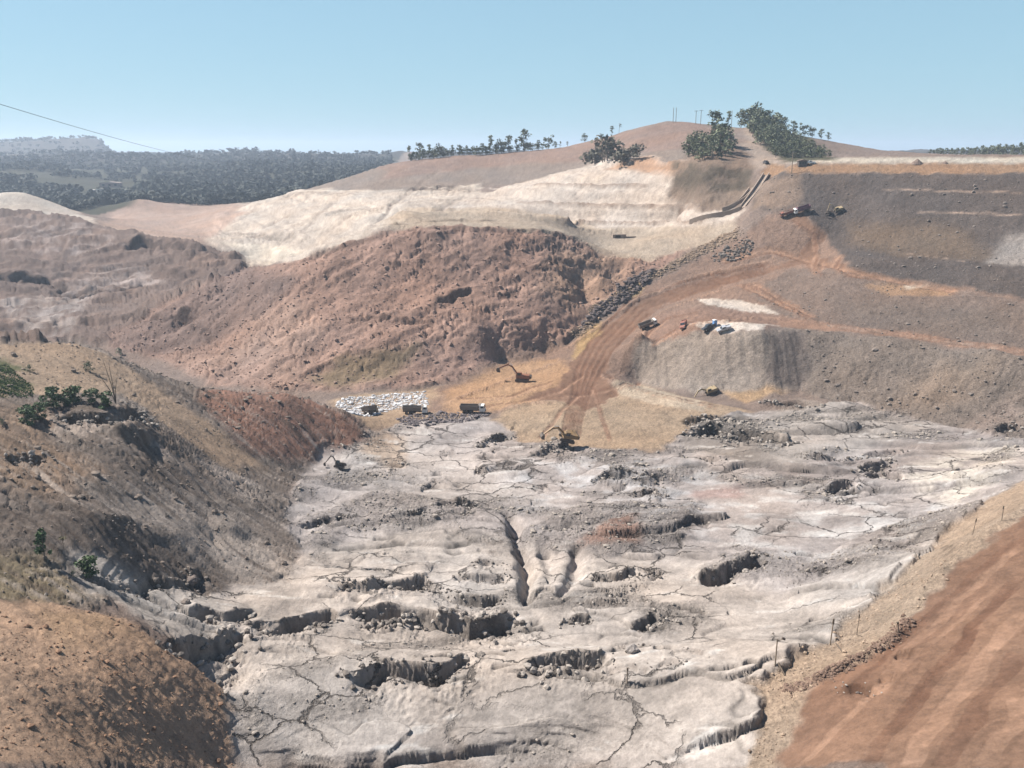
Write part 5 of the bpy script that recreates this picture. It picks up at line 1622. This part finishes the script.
p_, r_ = pick(area([(396, 418), (425, 413), (480, 413), (492, 416), (450, 426), (405, 434)]), 900); stones('dark_gravel', p_, sizes(900, .25, .9, 2.0, 9), stone_mat('mauve_gravel', (.13, .11, .11), .4), 'dark gravel heap in front of the dump trucks')
p_, r_ = pick(K('rim') * sstep(175, 130, FR), 900); stones('berm_clods', p_, sizes(900, .07, .4, 2.0, 10), stone_mat('tan_clod', (.27, .20, .145)), 'clods along the rim of the red road')
bsel = []
for q in trace([(786, 690), (806, 685), (825, 677), (850, 665), (888, 645), (910, 620)], 1.0):
    for _ in range(9):
        x, y = q[0] + random.gauss(0, .7), q[1] + random.gauss(0, .7); bsel.append((x, y, ground_z(x, y)))
bsel = np.array(bsel); stones('berm_clods', bsel, sizes(len(bsel), .1, .5, 1.8, 11), stone_mat('dark_clod', (.15, .10, .075)), 'dark clods heaped along the edge of the red road')
blk = []; bsz = []
rb = np.random.default_rng(77)
for p_, d_ in SCARPS:
    if p_[0][1] < 400 or (p_[0][0] > 860 and p_[0][1] > 535):
        continue
    L_ = trace(p_, 4)
    for q0, q1 in zip(L_[:-1], L_[1:]):
        dv = q1 - q0; ln = float(np.hypot(*dv))
        if ln < .05 or ln > 12:
            continue
        nx, ny = dv[1] / ln, -dv[0] / ln
        for k in range(int(ln * 1.9 * min(1.5, d_)) + 1):
            t = rb.random(); off = abs(rb.normal(0, .75)) * d_ + rb.uniform(-.3, .5)
            x, y = q0[0] + dv[0] * t + nx * off + rb.normal(0, .5), q0[1] + dv[1] * t + ny * off + rb.normal(0, .5)
            blk.append((x, y, ground_z(x, y))); bsz.append(min(.7, d_ * rb.uniform(.06, .26) * (1.4 if rb.random() < .15 else .9)))
blk = np.array(blk); bsz = np.array(bsz); half = rb.random(len(blk)) < .6
stones('fallen_blocks', blk[half], bsz[half], stone_mat('wet_mud_block', (.135, .115, .10)), 'dark wet mud blocks fallen along the broken ledges', .2, .85)
stones('fallen_blocks', blk[~half], bsz[~half], stone_mat('dry_mud_block', (.27, .235, .205)), 'pale mud blocks fallen along the broken ledges', .2, .85)
print('blocks', len(blk))
# single boulders one can point at
def boulder(px, py, rpx, label, rgb, seed):
    p = hit(px, py); r = rpx / px_per_m(p); rnd = np.random.default_rng(seed)
    import bmesh
    bm = bmesh.new(); bmesh.ops.create_icosphere(bm, subdivisions=3, radius=r)
    for v in bm.verts:
        d = v.co.normalized()
        k = 1 + .28 * (pn(np.array([d.x * 1.6 + seed]), np.array([d.y * 1.6 + d.z * 1.3]), seed)[0]) + .12 * pn(np.array([d.x * 5]), np.array([d.y * 5 + d.z * 4]), seed)[0]
        v.co = d * r * k; v.co.z *= .75
    me = bpy.data.meshes.new('boulder'); bm.to_mesh(me); bm.free()
    me.materials.append(stone_mat('boulder_rock', rgb)); o = bpy.data.objects.new('boulder', me); COL.objects.link(o)
    o.location = p + Vector((0, 0, r * .25)); return tag(o, label, 'boulder')


boulder(186, 603, 4.2, 'lone dark boulder on the pale mud below the grey slope', (.17, .14, .12), 1)
boulder(192, 582, 6, 'large dark block at the end of the broken ledge on the lower bank', (.15, .12, .105), 2)
boulder(632, 652, 7, 'grey crumbled block standing alone in the smooth mud near the bottom', (.24, .21, .19), 5)
boulder(154, 630, 2.2, 'small stone on the pale mud near the corner of the brown bank', (.17, .14, .12), 6)
print('objects', time.time() - T0)
#@@ENDOBJ
# ------------------------------------------------------------------ haze
def box_mesh(name, lo, hi):
    me = bpy.data.meshes.new(name)
    v = [(x, y, z) for z in (lo[2], hi[2]) for y in (lo[1], hi[1]) for x in (lo[0], hi[0])]
    me.from_pydata(v, [], [(0, 2, 3, 1), (4, 5, 7, 6), (0, 1, 5, 4), (2, 6, 7, 3), (0, 4, 6, 2), (1, 3, 7, 5)])
    o = bpy.data.objects.new(name, me); COL.objects.link(o); return o


zmin = float(Z.min())
hz = box_mesh('haze', (-9000, -300, zmin - 1.0), (9000, 9800, 205))
hm = bpy.data.materials.new('haze'); hm.use_nodes = True
hn = hm.node_tree.nodes; hn.clear()
ho = hn.new('ShaderNodeOutputMaterial'); hv = hn.new('ShaderNodeVolumePrincipled')
hv.inputs['Color'].default_value = (0.72, 0.83, 1.0, 1)
hv.inputs['Density'].default_value = 0.00014
hv.inputs['Anisotropy'].default_value = 0.2
hm.node_tree.links.new(hv.outputs[0], ho.inputs['Volume'])
hz.data.materials.append(hm)
hz['kind'] = 'stuff'
